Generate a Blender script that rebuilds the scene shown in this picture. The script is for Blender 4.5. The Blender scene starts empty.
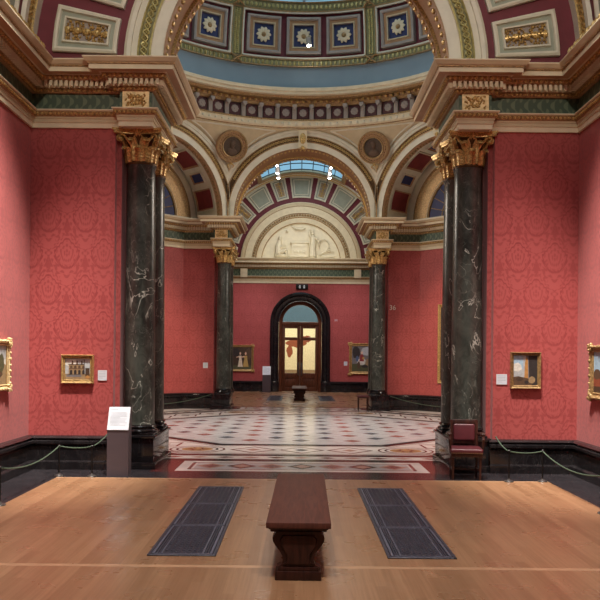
import bpy, bmesh, math, random
from math import sin, cos, pi, sqrt, atan2, radians as rad
from mathutils import Vector, Matrix
random.seed(7)
S = bpy.context.scene
COL = S.collection
# ------------------------------------------------------------------ layout constants (metres)
CY = 18.42            # hall centre
AP = 5.58             # hall apothem
VW = 6.95             # arm side of the arch wall, from the hall centre
HW = 4.03             # half width of an arm
ZC = 5.95             # springing of every arch
RA = 2.10             # arch radius
VN, VS = 17.58, 19.9  # far end wall, near end wall (from the hall centre)
CAMX, CAMZ, F = -0.07, 1.70, 780.0

# ------------------------------------------------------------------ mesh builder
class MB:
    def __init__(s):
        s.v = []; s.f = []; s.m = []; s.uv = {}
    def add(s, vs, fs, mat=0, uvs=None):
        b = len(s.v); s.v += [tuple(p) for p in vs]
        for i, f in enumerate(fs):
            if uvs is not None: s.uv[len(s.f)] = [uvs[j] for j in f]
            s.f.append([b + j for j in f]); s.m.append(mat if isinstance(mat, int) else mat[i])
        return s
    def xf(s, fn):
        s.v = [fn(*p) for p in s.v]; return s
    def box(s, x0, x1, y0, y1, z0, z1, mat=0):
        vs = [(x, y, z) for z in (z0, z1) for y in (y0, y1) for x in (x0, x1)]
        return s.add(vs, [(0,2,3,1),(4,5,7,6),(0,1,5,4),(2,6,7,3),(0,4,6,2),(1,3,7,5)], mat)
    def rbox(s, x0, x1, y0, y1, z0, z1, r=.01, mat=0, seg=2):
        bm = bmesh.new(); bmesh.ops.create_cube(bm, size=1)
        for v in bm.verts:
            v.co = Vector(((x0+x1)/2+v.co.x*(x1-x0), (y0+y1)/2+v.co.y*(y1-y0), (z0+z1)/2+v.co.z*(z1-z0)))
        bmesh.ops.bevel(bm, geom=bm.edges[:], offset=r, segments=seg, affect='EDGES', profile=.6)
        bm.verts.index_update()
        s.add([v.co[:] for v in bm.verts], [[v.index for v in f.verts] for f in bm.faces], mat); bm.free(); return s
    def prism(s, poly, z0, z1, mat=0, capmat=None):
        n = len(poly); vs = [(x, y, z0) for x, y in poly] + [(x, y, z1) for x, y in poly]
        s.add(vs, [(i, (i+1) % n, n+(i+1) % n, n+i) for i in range(n)], mat)
        s.add(vs, [tuple(range(n))[::-1], tuple(range(n, 2*n))], mat if capmat is None else capmat); return s
    def lathe(s, prof, n=24, c=(0, 0, 0), mat=0, cap=True):
        vs = []; fs = []; mm = []
        for r, z in prof:
            for i in range(n):
                a = 2*pi*i/n; vs.append((c[0]+r*cos(a), c[1]+r*sin(a), c[2]+z))
        for j in range(len(prof)-1):
            for i in range(n):
                k = (i+1) % n; fs.append((j*n+i, j*n+k, (j+1)*n+k, (j+1)*n+i)); mm.append(mat if isinstance(mat, int) else mat[j])
        if cap:
            fs.append(tuple(range(n))[::-1]); mm.append(mm[0]); fs.append(tuple(range((len(prof)-1)*n, len(prof)*n))); mm.append(mm[-2])
        return s.add(vs, fs, mm)
    def tube(s, pts, r, n=8, mat=0, closed=False):
        pts = [Vector(p) for p in pts]; N = len(pts); vs = []; up = None
        for i, p in enumerate(pts):
            a = pts[(i-1) % N] if (closed or i > 0) else p
            b = pts[(i+1) % N] if (closed or i < N-1) else p
            t = (b-a).normalized()
            if up is None: up = Vector((0, 0, 1)) if abs(t.z) < .9 else Vector((1, 0, 0))
            x = t.cross(up).normalized(); y = x.cross(t).normalized(); up = y
            rr = r[i] if isinstance(r, (list, tuple)) else r
            vs += [p + rr*(cos(2*pi*k/n)*x + sin(2*pi*k/n)*y) for k in range(n)]
        fs = []
        for i in range(N if closed else N-1):
            j = (i+1) % N
            for k in range(n): fs.append((i*n+k, i*n+(k+1) % n, j*n+(k+1) % n, j*n+k))
        if not closed: fs += [tuple(range(n))[::-1], tuple(range((N-1)*n, N*n))]
        return s.add(vs, fs, mat)
    def ball(s, c, r, mat=0, n=8, m=5, rz=None, ry=None):
        rz = rz or r; ry = ry or r; vs = [(c[0], c[1], c[2]-rz)]; fs = []
        for j in range(1, m):
            b = -pi/2 + pi*j/m
            for i in range(n): vs.append((c[0]+r*cos(b)*cos(2*pi*i/n), c[1]+ry*cos(b)*sin(2*pi*i/n), c[2]+rz*sin(b)))
        vs.append((c[0], c[1], c[2]+rz)); L = len(vs)-1
        for i in range(n):
            k = (i+1) % n; fs.append((0, 1+k, 1+i)); fs.append((L, L-n+i, L-n+k))
            for j in range(m-2): fs.append((1+j*n+i, 1+j*n+k, 1+(j+1)*n+k, 1+(j+1)*n+i))
        return s.add(vs, fs, mat)
    def grid(s, fn, us, vs_, mat=0, uvfn=None):
        nu, nv = len(us), len(vs_)
        V = [fn(u, v) for v in vs_ for u in us]
        Fs = [(j*nu+i, j*nu+i+1, (j+1)*nu+i+1, (j+1)*nu+i) for j in range(nv-1) for i in range(nu-1)]
        return s.add(V, Fs, mat, [uvfn(u, v) for v in vs_ for u in us] if uvfn else None)
    def slab(s, fn, us, vs_, th, mat=0):
        """closed sheet: fn(u,v) front, th a vector fn or constant offset towards fn normals"""
        nu, nv = len(us), len(vs_)
        A = [Vector(fn(u, v)) for v in vs_ for u in us]
        B = []
        for j in range(nv):
            for i in range(nu):
                du = A[j*nu+min(i+1, nu-1)]-A[j*nu+max(i-1, 0)]; dv = A[min(j+1, nv-1)*nu+i]-A[max(j-1, 0)*nu+i]
                B.append(A[j*nu+i]-du.cross(dv).normalized()*th)
        n = nu*nv
        fs = [(j*nu+i, j*nu+i+1, (j+1)*nu+i+1, (j+1)*nu+i) for j in range(nv-1) for i in range(nu-1)]
        fs += [tuple(n+k for k in f[::-1]) for f in fs[:]]
        per = [i for i in range(nu)] + [j*nu+nu-1 for j in range(1, nv)] + [(nv-1)*nu+i for i in range(nu-2, -1, -1)] + [j*nu for j in range(nv-2, 0, -1)]
        for a, b in zip(per, per[1:]+per[:1]): fs.append((b, a, n+a, n+b))
        return s.add(A+B, fs, mat)
    def panel(s, fn, u0, u1, v0, v1, steps, nu=4, nv=2, capmat=0):
        """nested rectangular loops in (u,v); steps = [(inset_u, inset_v, depth, mat), ...]"""
        loops = []
        for iu, iv, d, m in steps:
            a, b, c, e = u0+iu, u1-iu, v0+iv, v1-iv; L = []
            for i in range(nu): L.append(fn(a+(b-a)*i/nu, c, d))
            for j in range(nv): L.append(fn(b, c+(e-c)*j/nv, d))
            for i in range(nu): L.append(fn(b+(a-b)*i/nu, e, d))
            for j in range(nv): L.append(fn(a, e+(c-e)*j/nv, d))
            loops.append(L)
        n = len(loops[0])
        for k in range(len(loops)-1):
            s.add(loops[k]+loops[k+1], [(i, (i+1) % n, n+(i+1) % n, n+i) for i in range(n)], steps[k+1][3])
        iu, iv, d, m = steps[-1]; a, b, c, e = u0+iu, u1-iu, v0+iv, v1-iv
        return s.grid(lambda u, v: fn(u, v, d), [a+(b-a)*i/nu for i in range(nu+1)], [c+(e-c)*j/nv for j in range(nv+1)], capmat)
    def arc(s, prof, mats, a0=-2.5, a1=182.5, n=48, zc=ZC, xmax=None):
        """profile (r, y) swept over an arch about the axis through z=zc"""
        vs = []; fs = []; mm = []; N = len(prof)
        for i in range(n+1):
            a = rad(a0+(a1-a0)*i/n)
            for r, y in prof:
                x = r*cos(a)
                if xmax: x = max(-xmax, min(xmax, x))
                vs.append((x, y, zc+r*sin(a)))
        for i in range(n):
            for j in range(N-1):
                fs.append((i*N+j, i*N+j+1, (i+1)*N+j+1, (i+1)*N+j)); mm.append(mats[j])
        return s.add(vs, fs, mm)
    def sweep(s, path, prof, mats, side=1, cap=True):
        P = [Vector(p) for p in path]; n = len(P); M = []; Ls = [0]
        for i in range(n-1): Ls.append(Ls[-1]+(P[i+1]-P[i]).length)
        nr = []
        for i in range(n-1):
            d = (P[i+1]-P[i]).normalized(); nr.append(Vector((d.y, -d.x))*side)
        for i in range(n):
            if i == 0: m = nr[0]
            elif i == n-1: m = nr[-1]
            else:
                m = nr[i-1]+nr[i]; m = m/max(.3, m.dot(nr[i]))
            M.append(m)
        N = len(prof)
        for j in range(N-1):          # one strip per profile step, so edges stay crisp
            (d0, z0), (d1, z1) = prof[j], prof[j+1]
            vs = []; uv = []
            for i in range(n):
                a = P[i]+M[i]*d0; b = P[i]+M[i]*d1
                vs += [(a.x, a.y, z0), (b.x, b.y, z1)]; uv += [(Ls[i], z0), (Ls[i], z1)]
            s.add(vs, [(2*i, 2*i+2, 2*i+3, 2*i+1) for i in range(n-1)], mats[j], uv)
        if cap:
            for i in (0, n-1):
                s.add([((P[i]+M[i]*d).x, (P[i]+M[i]*d).y, z) for d, z in prof], [tuple(range(N))], mats[0])
        return s
    def build(s, name, mats, parent=None, sharp=35, loc=None, fixn=False, smooth=True):
        me = bpy.data.meshes.new(name)
        me.from_pydata([tuple(v) for v in s.v], [], s.f)
        mats = mats if isinstance(mats, (list, tuple)) else [mats]
        for m in mats: me.materials.append(m)
        me.polygons.foreach_set('material_index', s.m)
        if s.uv:
            ul = me.uv_layers.new(name='UVMap')
            for p in me.polygons:
                u = s.uv.get(p.index)
                if u:
                    for li, c in zip(p.loop_indices, u): ul.data[li].uv = c
        if fixn:
            bm = bmesh.new(); bm.from_mesh(me); bmesh.ops.recalc_face_normals(bm, faces=bm.faces[:]); bm.to_mesh(me); bm.free()
        if smooth:
            me.polygons.foreach_set('use_smooth', [True]*len(me.polygons)); me.set_sharp_from_angle(angle=rad(sharp))
        me.update()
        o = bpy.data.objects.new(name, me); COL.objects.link(o)
        if loc: o.location = loc
        if parent: o.parent = parent
        return o

def tag(o, label, cat, group=None):
    o['label'] = label; o['category'] = cat
    if group: o['group'] = group
    return o
def thing(name, label, cat, loc=(0, 0, 0), rz=0, group=None):
    o = bpy.data.objects.new(name, None); COL.objects.link(o); o.location = loc; o.rotation_euler = (0, 0, rz)
    o.empty_display_size = .1
    return tag(o, label, cat, group)
def struct(o):
    o['kind'] = 'structure'; return o
def sroot(name):
    o = bpy.data.objects.new(name, None); COL.objects.link(o); o['kind'] = 'structure'; return o
def dup(root, loc, rz=None, label=None, group=None, scale=None):
    def cp(o, par):
        c = o.copy(); COL.objects.link(c)
        if par: c.parent = par
        for ch in list(o.children): cp(ch, c)
        return c
    r = cp(root, None); r.location = loc
    if rz is not None: r.rotation_euler = (0, 0, rz)
    if scale: r.scale = (scale,)*3
    if label: r['label'] = label
    if group: r['group'] = group
    return r
def world_of(k):
    """local hall frame (x across a side, v outwards, z) -> world, for the side turned k*45 degrees clockwise from the far arm"""
    p = k*pi/4; sx, cx = sin(p), cos(p)
    return lambda x, v, z: (v*sx + x*cx, CY + v*cx - x*sx, z)
def lin(a, b, n): return [a+(b-a)*i/n for i in range(n+1)]

# ------------------------------------------------------------------ materials
def srgb(r, g, b):
    f = lambda c: (c/255/12.92 if c/255 <= .04045 else ((c/255+.055)/1.055)**2.4)
    return (f(r), f(g), f(b), 1)
class X:
    """tiny expression wrapper over math nodes"""
    nt = None
    def __init__(s, sock): s.s = sock
    @staticmethod
    def op(o, *a, clamp=False):
        n = X.nt.nodes.new('ShaderNodeMath'); n.operation = o; n.use_clamp = clamp
        for i, q in enumerate(a):
            if isinstance(q, X): X.nt.links.new(q.s, n.inputs[i])
            else: n.inputs[i].default_value = q
        return X(n.outputs[0])
    def __add__(s, o): return X.op('ADD', s, o)
    def __radd__(s, o): return X.op('ADD', o, s)
    def __sub__(s, o): return X.op('SUBTRACT', s, o)
    def __rsub__(s, o): return X.op('SUBTRACT', o, s)
    def __mul__(s, o): return X.op('MULTIPLY', s, o)
    def __rmul__(s, o): return X.op('MULTIPLY', s, o)
    def __truediv__(s, o): return X.op('DIVIDE', s, o)
def xsin(a): return X.op('SINE', a)
def xcos(a): return X.op('COSINE', a)
def xabs(a): return X.op('ABSOLUTE', a)
def xstep(a, lo, hi):
    n = X.nt.nodes.new('ShaderNodeMapRange'); n.interpolation_type = 'SMOOTHSTEP'
    X.nt.links.new(a.s, n.inputs[0]); n.inputs[1].default_value = lo; n.inputs[2].default_value = hi
    return X(n.outputs[0])
def newmat(name):
    m = bpy.data.materials.new(name); m.use_nodes = True; X.nt = m.node_tree
    return m, m.node_tree, m.node_tree.nodes['Principled BSDF']
def mixc(nt, fac, a, b):
    n = nt.nodes.new('ShaderNodeMix'); n.data_type = 'RGBA'
    nt.links.new(fac.s if isinstance(fac, X) else fac, n.inputs[0])
    for q, i in ((a, 6), (b, 7)):
        if isinstance(q, tuple): n.inputs[i].default_value = q
        else: nt.links.new(q, n.inputs[i])
    return n.outputs[2]
def noise(nt, scale, detail=3, dist=0, vec=None, rough=.5):
    n = nt.nodes.new('ShaderNodeTexNoise'); n.inputs['Scale'].default_value = scale; n.inputs['Detail'].default_value = detail
    n.inputs['Distortion'].default_value = dist; n.inputs['Roughness'].default_value = rough
    if vec is not None: nt.links.new(vec, n.inputs['Vector'])
    return X(n.outputs['Fac'])
def pos(nt): return nt.nodes.new('ShaderNodeNewGeometry').outputs['Position']
def mapped(nt, vec, sc):
    n = nt.nodes.new('ShaderNodeMapping'); n.inputs['Scale'].default_value = sc; nt.links.new(vec, n.inputs['Vector']); return n.outputs[0]
def mat(name, c, rough=.6, metal=0, var=.12, nscale=6, bump=0, bscale=60, coat=0, spec=.5):
    m, nt, b = newmat(name)
    p = pos(nt)
    f = noise(nt, nscale, 4, 0, p)
    d = tuple(x*(1-var) for x in c[:3])+(1,); e = tuple(min(1, x*(1+var)) for x in c[:3])+(1,)
    nt.links.new(mixc(nt, xstep(f, .3, .7), d, e), b.inputs['Base Color'])
    b.inputs['Roughness'].default_value = rough; b.inputs['Metallic'].default_value = metal
    b.inputs['Specular IOR Level'].default_value = spec; b.inputs['Coat Weight'].default_value = coat; b.inputs['Coat Roughness'].default_value = .1
    if bump:
        n = nt.nodes.new('ShaderNodeBump'); n.inputs['Strength'].default_value = bump; n.inputs['Distance'].default_value = .01
        nt.links.new(noise(nt, bscale, 3, 0, p).s, n.inputs['Height']); nt.links.new(n.outputs[0], b.inputs['Normal'])
    return m
def emit(name, c, st):
    m, nt, b = newmat(name); b.inputs['Base Color'].default_value = c
    b.inputs['Emission Color'].default_value = c; b.inputs['Emission Strength'].default_value = st; return m

def damask():
    m, nt, b = newmat('red_damask')
    uv = nt.nodes.new('ShaderNodeUVMap').outputs[0]
    sp = nt.nodes.new('ShaderNodeSeparateXYZ'); nt.links.new(uv, sp.inputs[0])
    p = X(sp.outputs[0])*(1/.54); q = X(sp.outputs[1])*(1/1.07)
    tp = 2*pi
    A = xcos(p*tp)*xcos(q*tp)
    def motif(ou, ov, sc):
        x = (X.op('FRACT', p+ou)-.5)*(.54/sc); z = (X.op('FRACT', q+ov)-.5)*(1.07/sc)
        ax = xabs(x); up = X.op('MAXIMUM', z, 0.0)
        # pointed lotus: serrated outline, upright petals, small heart
        ex = x*(1/.175); ez = (z+.04)*(1/.22)
        m = X.op('SQRT', ex*ex+ez*ez)+ax*up*24.0
        ang = X.op('ARCTAN2', x, z+.36)
        ser = xcos(ang*46)
        line = xstep(xabs(m+ser*.05-1.0), .10, .05)
        rows = xstep(xsin(ang*50+1.57)*.6+xsin(m*17-1.0)*.7, .0, .35)*xstep(m, .90, .80)
        # leafy collar springing from the base
        a2 = X.op('ARCTAN2', x, z+.02)
        coll = xstep(xabs(m-1.42+xcos(a2*15)*.13+xcos(a2*5)*.05), .15, .07)*xstep(xabs(m-1.42), .30, .26)
        vein = xstep(xabs(m-1.42), .05, .02)
        # finial above and stem below
        fx = ax*(1/.045); fz = (z-.33)*(1/.085); fin = xstep(fx*fx+fz*fz+xcos(X.op('ARCTAN2', x, z-.30)*9)*.3, 1.0, .8)
        return X.op('MAXIMUM', X.op('MAXIMUM', line, rows*.7), X.op('MAXIMUM', (coll-coll*vein*.8)*.75, fin*.8))
    pat = X.op('MAXIMUM', motif(.5, .5, 1.0), motif(0, 0, 1.0))
    band = xabs(A+xsin(q*(tp*7))*xcos(p*(tp*3))*.07)
    leafs = xstep(xsin(p*(tp*5)+xsin(q*(tp*5))*1.8)*xcos(q*(tp*8)+xcos(p*(tp*4))*1.5), .30, .5)*xstep(band, .34, .22)*.75
    pat = X.op('MAXIMUM', pat, leafs)
    wv = noise(nt, 260, 1, 0, uv)
    c1 = mixc(nt, pat, srgb(167, 79, 76), srgb(145, 62, 61))
    big = noise(nt, .8, 2, 0, uv)
    hs = nt.nodes.new('ShaderNodeHueSaturation'); nt.links.new(c1, hs.inputs['Color']); nt.links.new((big*.16+wv*.12+.86).s, hs.inputs['Value'])
    nt.links.new(hs.outputs[0], b.inputs['Base Color'])
    nt.links.new((.62-pat*.12).s, b.inputs['Roughness']); b.inputs['Sheen Weight'].default_value = .12; b.inputs['Sheen Roughness'].default_value = .4
    b.inputs['Specular IOR Level'].default_value = .35
    return m
def marble(name, c0, c1, vein, rough, vs=1.0, amt=.9):
    m, nt, b = newmat(name); p = mapped(nt, pos(nt), (1, 1, .62))
    n0 = noise(nt, 2.2, 5, .6, p); nm = noise(nt, 8, 5, 1.2, p, .65); base = mixc(nt, xstep(n0*.5+nm*.5, .36, .66), c0, c1)
    n1 = noise(nt, 1.5*vs, 4, 2.2, p); n2 = noise(nt, 3.4*vs, 4, 1.4, p); n4 = noise(nt, 7*vs, 3, 1.0, p); n3 = noise(nt, 1.9, 3, 0, p); n5 = noise(nt, 3.3, 2, .5, p)
    v1 = xstep(xabs(n1-.5), .009, .001)*xstep(n3, .40, .60); v2 = xstep(xabs(n2-.47), .008, .001)*.5*xstep(n5, .50, .66); v3 = xstep(xabs(n4-.5), .010, .002)*.16*xstep(n3, .60, .42)
    v = X.op('MAXIMUM', X.op('MAXIMUM', v1, v2), v3)*amt
    nt.links.new(mixc(nt, v, base, vein), b.inputs['Base Color']); b.inputs['Roughness'].default_value = rough
    return m
def planks():
    m, nt, b = newmat('oak_planks')
    tc = nt.nodes.new('ShaderNodeUVMap').outputs[0]
    sp = nt.nodes.new('ShaderNodeSeparateXYZ'); nt.links.new(tc, sp.inputs[0])
    row = X.op('FLOOR', X(sp.outputs[1])*(1/.085)); colm = X.op('FLOOR', X(sp.outputs[0])*(1/2.1)+X.op('FRACT', row*.377))
    cb = nt.nodes.new('ShaderNodeCombineXYZ'); nt.links.new(row.s, cb.inputs[0]); nt.links.new(colm.s, cb.inputs[1])
    wn = nt.nodes.new('ShaderNodeTexWhiteNoise'); wn.noise_dimensions = '2D'; nt.links.new(cb.outputs[0], wn.inputs['Vector'])
    g = noise(nt, 3, 4, 0, mapped(nt, tc, (.35, 14, 1))); g2 = noise(nt, 14, 3, 0, mapped(nt, tc, (.25, 9, 1)))
    c = mixc(nt, wn.outputs['Value'], srgb(150, 112, 82), srgb(171, 131, 98))
    c = mixc(nt, xstep(g, .35, .75)*.6, c, srgb(136, 98, 68)); c = mixc(nt, xstep(g2, .5, .8)*.35, c, srgb(128, 92, 64))
    nt.links.new(c, b.inputs['Base Color'])
    nt.links.new((noise(nt, 2.2, 3, 0, tc)*.25+.17).s, b.inputs['Roughness'])
    return m
def darkwood(name, c0, c1, rough=.28, spec=.35):
    m, nt, b = newmat(name); p = pos(nt)
    g = noise(nt, 2.5, 4, .8, mapped(nt, p, (14, 1.2, 2)))
    nt.links.new(mixc(nt, xstep(g, .3, .7), c0, c1), b.inputs['Base Color']); b.inputs['Roughness'].default_value = rough
    b.inputs['Specular IOR Level'].default_value = spec; return m
def green_frieze():
    m, nt, b = newmat('green_frieze')
    uv = nt.nodes.new('ShaderNodeUVMap').outputs[0]; sp = nt.nodes.new('ShaderNodeSeparateXYZ'); nt.links.new(uv, sp.inputs[0])
    u = X(sp.outputs[0])*(2*pi/.2); v = X(sp.outputs[1])*(2*pi/.22)
    k = xstep(xsin(u)*xcos(v)+xsin(u*2+xcos(v)*1.3)*.6, .15, .5)
    nt.links.new(mixc(nt, k, srgb(62, 80, 62), srgb(94, 108, 84)), b.inputs['Base Color']); b.inputs['Roughness'].default_value = .5; return m
def frosted(name, c):
    m, nt, b = newmat(name); out = nt.nodes['Material Output']
    t = nt.nodes.new('ShaderNodeBsdfTranslucent'); t.inputs[0].default_value = c
    nt.links.new(t.outputs[0], out.inputs[0]); return m

M = {}
M['damask'] = damask()
M['stone'] = mat('pale_stone', srgb(212, 199, 168), .6, var=.06)
M['stone_pink'] = mat('pinkish_stone', srgb(190, 172, 138), .6, var=.06)
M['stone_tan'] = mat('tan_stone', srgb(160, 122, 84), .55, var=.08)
M['white'] = mat('ivory_paint', srgb(206, 200, 180), .5, var=.05)
M['gold'] = mat('gilding', srgb(190, 158, 98), .34, .42, var=.42, nscale=42)
M['palegold'] = mat('pale_gilding', srgb(222, 196, 146), .4, .3, var=.2, nscale=18)
M['darkgold'] = mat('dark_shaded_gilding', srgb(84, 58, 28), .5, .3, var=.25, nscale=18)  # arch bands' own dark gold; on capitals, shade painted behind the leaves
M['oldgold'] = mat('old_gilding', srgb(152, 122, 80), .45, .35, var=.35, nscale=30)
M['frieze_red'] = mat('brown_red_paint', srgb(78, 38, 40), .6, var=.1)
M['lime'] = mat('green_gilding', srgb(172, 160, 102), .42, .3, var=.2, nscale=14)
M['maroon'] = mat('maroon_paint', srgb(104, 32, 44), .6, var=.08)
M['redpanel'] = mat('deep_red_panel', srgb(118, 38, 40), .6, var=.12)
M['sage'] = mat('sage_paint', srgb(150, 156, 140), .6, var=.06)
M['grey'] = mat('warm_grey_paint', srgb(150, 140, 132), .6, var=.06)
M['navy'] = mat('navy_paint', srgb(38, 46, 92), .5, var=.15)
M['slateblue'] = mat('slate_blue_paint', srgb(122, 142, 156), .65, var=.05, nscale=1.5)
M['greenband'] = mat('green_band_paint', srgb(122, 120, 82), .5, var=.15)
M['frieze'] = green_frieze()
M['green_marble'] = marble('green_marble', (.016, .021, .018, 1), (.076, .088, .074, 1), (.55, .57, .50, 1), .3)
M['black_marble'] = marble('black_marble', (.008, .007, .008, 1), (.02, .017, .018, 1), (.10, .095, .09, 1), .13, 1.4, .25)
M['planks'] = planks()
M['oak_strip'] = mat('pale_oak_strip', srgb(188, 148, 114), .35, var=.1)
M['walnut'] = darkwood('dark_walnut', (.020, .006, .0045, 1), (.050, .016, .010, 1), .4)
M['walnut_top'] = darkwood('walnut_top', (.085, .030, .021, 1), (.125, .044, .029, 1), .6, .2)
M['doorwood'] = darkwood('mahogany', (.075, .022, .010, 1), (.15, .05, .024, 1), .35)
M['leather'] = mat('oxblood_leather', srgb(84, 34, 40), .38, var=.12, nscale=9, bump=.15, bscale=180)
M['iron'] = mat('dark_iron', srgb(66, 67, 80), .42, .2, var=.1)
M['ironlight'] = mat('worn_iron', srgb(104, 105, 120), .45, .25, var=.15)
M['wellshade'] = mat('painted_shade', srgb(22, 22, 30), .8)
M['blackmetal'] = mat('black_metal', srgb(26, 24, 24), .35, .4)
M['steel'] = mat('dull_steel', srgb(96, 94, 92), .35, .7)
M['black_floor'] = marble('black_floor_marble', (.022, .019, .022, 1), (.036, .031, .035, 1), (.08, .075, .075, 1), .2, 1.2, .3)
M['rope'] = mat('green_rope', srgb(66, 84, 66), .75, var=.2, nscale=60)
M['stand'] = mat('grey_lacquer', srgb(80, 70, 75), .45, var=.03)
M['paper'] = mat('white_card', srgb(206, 211, 218), .5, var=.01)
M['ink'] = mat('pale_grey_ink', srgb(166, 174, 182), .6)
M['cream_marble'] = mat('cream_marble', srgb(216, 208, 202), .2, var=.10, nscale=2.5)
M['grey_marble'] = mat('grey_marble', srgb(184, 180, 180), .2, var=.10, nscale=2.5)
M['slate_marble'] = mat('slate_marble', srgb(92, 94, 104), .2, var=.25, nscale=3)
M['rose_marble'] = mat('rose_marble', srgb(138, 92, 88), .2, var=.2, nscale=3)
M['maroon_marble'] = mat('maroon_marble', srgb(82, 42, 42), .18, var=.25, nscale=3)
M['dark_marble'] = mat('dark_line_marble', srgb(48, 34, 36), .2, var=.2)
M['peach_marble'] = mat('peach_marble', srgb(180, 142, 128), .2, var=.12, nscale=3)
M['amber_marble'] = mat('amber_marble', srgb(186, 148, 100), .2, var=.15, nscale=4)
M['plaster'] = mat('plaster_relief', srgb(226, 216, 188), .55, var=.05)
M['plainwall'] = mat('cream_wall', srgb(226, 212, 172), .7, var=.03)
M['skyglass'] = frosted('frosted_skylight', (.62, .84, .86, 1))
M['bulb'] = emit('lamp_glow', (1, .93, .82, 1), 60)
def C(name, r, g, b, rough=.6): 
    if name not in M: M[name] = mat(name, srgb(r, g, b), rough, var=.14, nscale=22)
    return M[name]
def clear_glass(name, tint):
    m, nt, b = newmat(name); out = nt.nodes['Material Output']
    t = nt.nodes.new('ShaderNodeBsdfTransparent'); t.inputs[0].default_value = tint
    g = nt.nodes.new('ShaderNodeBsdfGlossy'); g.inputs['Roughness'].default_value = .03
    mx = nt.nodes.new('ShaderNodeMixShader'); mx.inputs[0].default_value = .07
    nt.links.new(t.outputs[0], mx.inputs[1]); nt.links.new(g.outputs[0], mx.inputs[2]); nt.links.new(mx.outputs[0], out.inputs[0]); return m
M['glass'] = clear_glass('door_glass', (.96, .97, .95, 1))
M['fanglass'] = clear_glass('fanlight_glass', (.80, .90, .92, 1))
#PART2
# ------------------------------------------------------------------ floors
def poly_oct(r): return [(r/cos(pi/8)*sin(pi/8+k*pi/4), r/cos(pi/8)*cos(pi/8+k*pi/4)) for k in range(8)]
EY0, EY1 = 10.67, CY+VW+.05     # front edge / back edge of the marble
fm = MB()
fm.grid(lambda u, v: (u, v, 0), [-3.36, 3.36], [-1.5, 6.22], 0, lambda u, v: (v, u))
fm.grid(lambda u, v: (u, v, 0), [-3.36, 3.36], [6.22, 6.29], 1, lambda u, v: (u, v))
fm.grid(lambda u, v: (u, v, 0), [-3.36, 3.36], [6.29, EY0-.04], 0, lambda u, v: (v, u+.05))
fm.grid(lambda u, v: (u, v, 0), [-3.36, 3.36], [EY0-.04, EY0], 1, lambda u, v: (u, v))
fm.box(-4.6, 4.6, -1.6, EY0, -.2, -.01, 2)
for sx in (-1, 1):
    fm.grid(lambda u, v: (sx*u, v, 0), [3.36, 4.3], [-1.5, EY0], 2)
struct(fm.build('floor', [M['planks'], M['oak_strip'], M['black_floor']], smooth=False))
fb = MB()
fb.grid(lambda u, v: (u, v, 0), [-3.36, 3.36], [EY1, 36.2], 0, lambda u, v: (v, u))
fb.box(-4.6, 4.6, EY1, 36.2, -.2, -.01, 1)
for sx in (-1, 1): fb.grid(lambda u, v: (sx*u, v, 0), [3.36, 4.3], [EY1, 36.2], 1)
struct(fb.build('floor_back', [M['planks'], M['black_marble']], smooth=False))
FM = ['cream_marble', 'grey_marble', 'slate_marble', 'rose_marble', 'maroon_marble', 'dark_marble', 'peach_marble', 'amber_marble', 'black_floor']
FI = {n: i for i, n in enumerate(FM)}
fh = MB()
fh.box(-7.2, 7.2, EY0, EY1, -.2, 0, FI['cream_marble'])
def flat(poly, z, m): fh.add([(x, y, z) for x, y in poly], [tuple(range(len(poly)))], FI[m])
def ringflat(pa, pb, z, m):
    n = len(pa); fh.add([(x, y, z) for x, y in pa]+[(x, y, z) for x, y in pb], [(i, (i+1) % n, n+(i+1) % n, n+i) for i in range(n)], FI[m])
def rect(x0, x1, y0, y1, z, m): flat([(x0, y0), (x1, y0), (x1, y1), (x0, y1)], z, m)
def loz(x, y, a, b, z, m): flat([(x-a, y), (x, y-b), (x+a, y), (x, y+b)], z, m)
rect(-7.1, 7.1, EY0, 12.86, .0005, 'black_floor')
rect(-2.2, 2.2, 11.22, 12.86, .001, 'maroon_marble')
rect(-1.86, 1.86, 11.34, 12.40, .0015, 'cream_marble')
def frame(x0, x1, y0, y1, w, z, m):
    rect(x0, x1, y0, y0+w, z, m); rect(x0, x1, y1-w, y1, z, m); rect(x0, x0+w, y0, y1, z, m); rect(x1-w, x1, y0, y1, z, m)
frame(-1.70, 1.70, 11.50, 12.24, .05, .002, 'rose_marble')
rect(-1.62, 1.62, 11.58, 12.16, .002, 'grey_marble')
for i in range(-3, 4):
    x = i*.46
    loz(x, 11.87, .23, .27, .0025, 'peach_marble' if i % 2 else 'maroon_marble'); loz(x, 11.87, .14, .17, .003, 'rose_marble' if i % 2 else 'peach_marble')
O = lambda r: [(x, CY+y) for x, y in poly_oct(r)]
flat(O(5.95), .0015, 'dark_marble'); flat(O(5.74), .002, 'cream_marble')
ringflat(O(5.36), O(5.12), .0025, 'dark_marble')
ringflat(O(5.06), O(5.02), .0025, 'rose_marble')
ringflat(O(3.96), O(3.92), .0025, 'rose_marble')
ringflat(O(3.86), O(3.62), .0025, 'dark_marble')
flat(O(3.70), .0025, 'grey_marble')
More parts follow.
